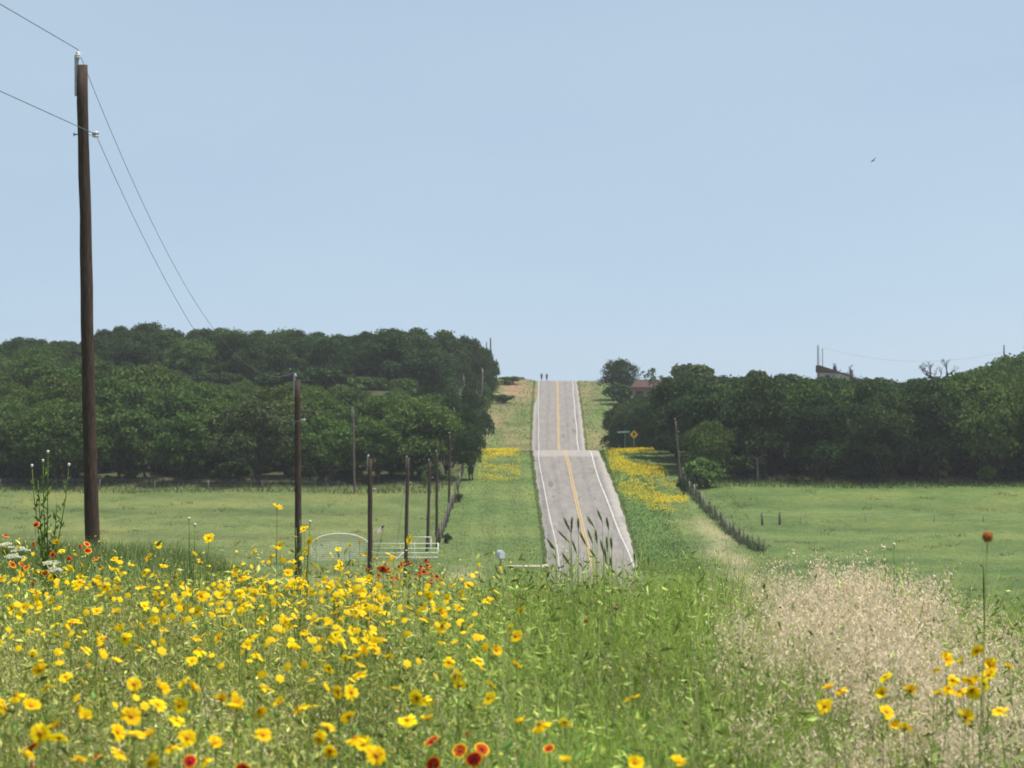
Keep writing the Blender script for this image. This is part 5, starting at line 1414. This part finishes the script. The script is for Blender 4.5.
# green seed spikes standing against the road
spk = [((212,170),(262,275)),((272,165),(268,272)),((326,188),(328,258)),((166,275),(250,360)),((345,288),(400,395)),((420,168),(463,232)),((498,104),(532,192)),((572,176),(586,252)),((412,268),(448,365)),((476,276),(487,372)),((522,368),(546,462)),((568,326),(576,440)),((606,346),(612,424)),((282,365),(312,452)),((552,428),(566,540)),((200,470),(260,560)),((440,440),(480,500)),((604,520),(612,580)),((70,345),(130,420)),((805,480),(812,540))]
for i, (a, b) in enumerate(spk):
    t = (540+a[0]/8.533, 500+a[1]/8.533); e = (540+b[0]/8.533, 500+b[1]/8.533)
    d = 14.0 + (i*37 % 23)/10.0
    bp = e[0] + (e[0]-t[0])*1.0; x = XW(bp, d); g = Gs(x, d); o = empty('grass_spike', (x, d, g))
    side = 'left' if t[0] < 572 else ('middle' if t[0] < 592 else 'right')
    tag(o, 'green bristly grass seed spike standing in the %s of the tuft before the road' % side if 545 < t[0] < 620 else ('drooping grass spike at the left road edge' if t[0] < 600 else 'upright grass spike at the right end of the road foot'), 'grass spike', 'grass seed spikes before the road')
    E = Vector((XW(e[0],d)-x, 0, ZW(e[1],d)-g)); T = Vector((XW(t[0],d)-x, 0, ZW(t[1],d)-g))
    mb = MB(); mb.tube([(0,0,0), (E.x*.3, .01, E.z*.6), E], [.0022,.0018,.0013], 6); 
    mb.add([(E.x*.2,0,E.z*.45),(E.x*.2+.03,.02,E.z*.62),(E.x*.2+.07,.03,E.z*.66),(E.x*.2+.028,.0,E.z*.60)], [(0,1,2,3)])
    mb.build('stem', M['stemgreen'], o)
    C = []; ax = (T-E); L_ = ax.length; axn = ax.normalized(); mb = MB()
    s1 = axn.cross(Vector((0,1,0))).normalized(); s2 = axn.cross(s1)
    for k in range(46):
        u = k/46; an = k*2.4; r = .0042*(1-.5*u)*(1.0 if u > .08 else .5)
        rv = s1*math.cos(an)+s2*math.sin(an); p = E + axn*(L_*.86*u + .002)
        q = p + rv*r + axn*.006; tip = p + rv*(r*2.1) + axn*(.026)
        sd = axn.cross(rv)*.0011
        mb.add([p, q-sd, tip, q+sd, p+rv*.0008], [(0,1,2,3),(4,3,2,1)])
    mb.tube([E, E.lerp(T,.5), T], [.0022,.002,.0006], 6)
    mb.build('seed_head', M['spike'], o)

# ------------------------------------------------------------------ distant ground cover
vg = Stuff()
def far_tufts(n, y0, y1, x0f, x1f, hmin, hmax, w, dens=None, tint=1.0, skip=True):
    y = rng.uniform(y0, y1, n); x = np.array([0.0]*n); a = rng.uniform(0,1,n)
    x = x0f(y) + (x1f(y)-x0f(y))*a
    P = np.stack([x, y, G(x,y)],1)
    k = np.ones(n, bool)
    if skip: k &= (x < road_f(y,0)-.35) | (x > road_f(y,4)+.35)
    k &= ~((np.abs(y-332) < 3.2) & (x < 4) & (x > -12))
    P = P[k]; n = len(P)
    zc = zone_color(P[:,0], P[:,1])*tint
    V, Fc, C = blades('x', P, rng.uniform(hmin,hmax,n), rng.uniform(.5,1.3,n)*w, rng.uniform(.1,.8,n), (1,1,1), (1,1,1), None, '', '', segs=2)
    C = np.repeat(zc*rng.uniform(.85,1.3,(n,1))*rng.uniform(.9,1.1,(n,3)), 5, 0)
    vg.add(V, Fc, C)
far_tufts(30000, 318, 482, lambda y: road_x(y)-16, lambda y: road_x(y)+18, .06, .22, .06)
far_tufts(9000, 318, 482, lambda y: road_x(y)+4, lambda y: road_x(y)+10, .12, .32, .08)
far_tufts(16000, 575, 772, lambda y: road_x(y)-14, lambda y: road_x(y)+20, .12, .4, .10)
far_tufts(26000, 318, 416, lambda y: -.16*y, lambda y: road_x(y)-14, .04, .11, .05)
far_tufts(26000, 275, 424, lambda y: road_x(y)+16, lambda y: .16*y, .04, .11, .05)
far_tufts(5000, 408, 424, lambda y: -.16*y, lambda y: -8+0*y, .3, .8, .10)
far_tufts(5000, 414, 428, lambda y: 20+0*y, lambda y: .16*y, .3, .8, .10)
# ragged tall grass along the road edges
for c, s in ((0,-1),(4,1)):
    far_tufts(5000, 318, 480, lambda y: road_f(y,c)+s*.3-.25, lambda y: road_f(y,c)+s*.3+.25, .05, .16, .05, skip=False)
    far_tufts(3000, 580, 765, lambda y: road_f(y,c)+s*.3-.25, lambda y: road_f(y,c)+s*.3+.25, .06, .18, .06, skip=False)
for (a, b) in zip(fr[:-1], fr[1:]):
    m_ = 620; t_ = rng.uniform(0,1,m_); P = np.stack([a[0]+(b[0]-a[0])*t_+rng.normal(0,.28,m_), a[1]+(b[1]-a[1])*t_, np.zeros(m_)],1); P[:,2] = G(P[:,0],P[:,1])
    P = P[vnoise(P, 1.1, 77) > -.15]; m_ = len(P)
    V, Fc, C = blades('x', P, rng.uniform(.3,1.05,m_), rng.uniform(.04,.10,m_), rng.uniform(.1,.7,m_), (0.05,0.085,0.03), (0.15,0.17,0.09), None, '', '', segs=2)
    vg.add(V, Fc, C)
for _ in range(260):
    yy = rng.uniform(285, 412); xx = rng.uniform(-.15*yy, .15*yy)
    if abs(xx-float(road_x(yy))) < 15: continue
    m_ = 40; P = np.stack([xx+rng.normal(0,.5,m_), yy+rng.normal(0,.8,m_), np.zeros(m_)],1); P[:,2] = G(P[:,0],P[:,1])
    V, Fc, C = blades('x', P, rng.uniform(.12,.32,m_), rng.uniform(.03,.07,m_), rng.uniform(.1,.8,m_), (1,1,1), (1,1,1), None, '', '', segs=2)
    t_ = np.array([[.15,.17,.06]]) if rng.uniform() < .5 else np.array([[.09,.13,.04]])
    vg.add(V, Fc, np.repeat(t_*rng.uniform(.8,1.3,(m_,1)), 5, 0))
vg.build('verge_grass', M['blade'], 'mown and rough grass on the verges and fields below the woods', 'grass')

ff = Stuff()
def flower_patch(poly, n, seed, thr=-.25, size=(.04,.085), col=(.84,.62,.012)):
    r = np.random.default_rng(seed); pts = []
    xs_ = [p[0] for p in poly]; ys_ = [p[1] for p in poly]
    def inside(x, y):
        c = False; j = len(poly)-1
        for i in range(len(poly)):
            if (poly[i][1] > y) != (poly[j][1] > y) and x < (poly[j][0]-poly[i][0])*(y-poly[i][1])/(poly[j][1]-poly[i][1])+poly[i][0]: c = not c
            j = i
        return c
    # polygon given in ground metres
    while len(pts) < n:
        x, y = r.uniform(min(xs_),max(xs_)), r.uniform(min(ys_),max(ys_))
        if inside(x+r.normal(0,.85), y+r.normal(0,4.0)): pts.append((x,y))
    P = np.array([(x,y,0) for x,y in pts]); 
    v = vnoise(P*np.array([1,.5,1]), .6, seed)*.9 + vnoise(P, 2.2, seed+5)*.4
    P = P[v > thr]; P[:,2] = G(P[:,0],P[:,1]) + r.uniform(.22,.5,len(P)); n = len(P)
    u = rand_unit(n); u[:,2] = np.abs(u[:,2])+.4; u[:,1] -= .3
    V, q = leaf_cloud(P, u/np.linalg.norm(u,axis=1,keepdims=True), r.uniform(*size,n), .4)
    ff.add(V, [q], np.repeat(np.array([col])*r.uniform(.8,1.12,(n,1)),4,0))
def gpoly(px_list): return [tuple(hit(px, py, 325, 474)) for px, py in px_list]
flower_patch(gpoly([(611,453),(650,446.5),(660,460),(667,474),(640,478),(612,478)]), 9000, 3, -.22)
flower_patch(gpoly([(613,478),(667,474),(670,490),(688,508),(655,516),(640,512),(618,488)]), 6000, 4, .02)
flower_patch(gpoly([(655,496),(686,496),(690,505),(655,504)]), 1500, 5, -.3)
flower_patch(gpoly([(485,452),(519,450),(513,460),(520,463),(480,464)]), 3600, 6, -.15)
flower_patch(gpoly([(479,463),(520,462),(516,472),(521,481),(500,485),(482,482)]), 3000, 7, .05)
flower_patch(gpoly([(655,505),(695,512),(700,540),(670,545)]), 220, 8, .2, (.05,.09), (.5,.2,.03))
ff.build('verge_wildflowers', M['blade'], 'sheets of yellow wildflowers on both road verges below the hump', 'flowers')

# ------------------------------------------------------------------ hazy summer air
mb = MB(); mb.box((0, 1250, -36.5), (3600, 4200, 127)); hz_o = None
m, nt, out = new_mat('haze_air')
pv = N(nt, 'ShaderNodeVolumePrincipled'); pv.inputs['Color'].default_value = (0.93, 0.96, 1.0, 1); pv.inputs['Density'].default_value = HAZE; pv.inputs['Anisotropy'].default_value = 0.2
nt.links.new(pv.outputs[0], out.inputs['Volume'])
tag(mb.build('haze', m), 'thin summer haze over the valley', 'haze', kind='stuff')
# ------------------------------------------------------------------ light, sky, camera
SUN_EL, SUN_AZ = math.radians(70), math.radians(104)   # azimuth clockwise from +Y
w = bpy.data.worlds.new('World'); scene.world = w; w.use_nodes = True
nt = w.node_tree; nt.nodes.clear()
sk = nt.nodes.new('ShaderNodeTexSky'); sk.sky_type = 'NISHITA'; sk.sun_disc = False
sk.sun_elevation = SUN_EL; sk.sun_rotation = SUN_AZ; sk.air_density = 1.0; sk.dust_density = 1.6; sk.ozone_density = 3.0; sk.altitude = 200
bg = nt.nodes.new('ShaderNodeBackground'); bg.inputs[1].default_value = 0.10
ow = nt.nodes.new('ShaderNodeOutputWorld')
tcw = nt.nodes.new('ShaderNodeTexCoord'); mpw = nt.nodes.new('ShaderNodeMapping')
mpw.inputs['Scale'].default_value = (1, 1, 0.75); mpw.inputs['Location'].default_value = (0, 0, 0.20)
nt.links.new(tcw.outputs['Generated'], mpw.inputs[0]); nt.links.new(mpw.outputs[0], sk.inputs[0])
hs = nt.nodes.new('ShaderNodeHueSaturation'); hs.inputs['Saturation'].default_value = 0.61; hs.inputs['Value'].default_value = 1.0
nt.links.new(sk.outputs[0], hs.inputs['Color']); mx_ = nt.nodes.new('ShaderNodeMix'); mx_.data_type = 'RGBA'; mx_.blend_type = 'MULTIPLY'; mx_.inputs[0].default_value = 1.0
mx_.inputs[7].default_value = (0.93, 1.0, 0.965, 1); mp2 = nt.nodes.new('ShaderNodeMapping'); mp2.inputs['Scale'].default_value = (4, 4, 16); nt.links.new(tcw.outputs['Generated'], mp2.inputs[0])
nz = nt.nodes.new('ShaderNodeTexNoise'); nz.inputs['Scale'].default_value = 1.4; nz.inputs['Detail'].default_value = 5; nt.links.new(mp2.outputs[0], nz.inputs['Vector'])
rz = nt.nodes.new('ShaderNodeValToRGB'); rz.color_ramp.elements[0].position = .3; rz.color_ramp.elements[1].position = .72
rz.color_ramp.elements[0].color = (.965,.975,.99,1); rz.color_ramp.elements[1].color = (1.05,1.035,1.02,1); nt.links.new(nz.outputs['Fac'], rz.inputs[0])
mc = nt.nodes.new('ShaderNodeMix'); mc.data_type = 'RGBA'; mc.blend_type = 'MULTIPLY'; mc.inputs[0].default_value = 1.0
nt.links.new(hs.outputs[0], mc.inputs[6]); nt.links.new(rz.outputs[0], mc.inputs[7]); nt.links.new(mc.outputs[2], mx_.inputs[6]); nt.links.new(mx_.outputs[2], bg.inputs[0]); nt.links.new(bg.outputs[0], ow.inputs[0])
sl = bpy.data.lights.new('sun', 'SUN'); sl.energy = 3.6; sl.angle = math.radians(0.53); sl.color = (1.0, 0.94, 0.84)
so = bpy.data.objects.new('sun', sl); link(so)
dv = Vector((math.sin(SUN_AZ)*math.cos(SUN_EL), math.cos(SUN_AZ)*math.cos(SUN_EL), math.sin(SUN_EL)))
so.rotation_euler = dv.to_track_quat('Z', 'Y').to_euler(); so.location = (0, 0, 60)

cam = bpy.data.cameras.new('camera'); cam.sensor_width = 36; cam.lens = 36*F/1024
cam.clip_start = 0.1; cam.clip_end = 20000
cam.dof.use_dof = True; cam.dof.focus_distance = 27; cam.dof.aperture_fstop = 11.0
co = bpy.data.objects.new('camera', cam); link(co); co.location = (0, 0, 0); co.rotation_euler = (PI/2, 0, 0)
scene.camera = co
scene.view_settings.view_transform = 'Standard'; scene.view_settings.look = 'None'
scene.view_settings.exposure = 0.8; scene.view_settings.gamma = 1.0; scene.view_settings.use_curve_mapping = False
scene.cycles.max_bounces = 6; scene.cycles.diffuse_bounces = 3; scene.cycles.transmission_bounces = 4
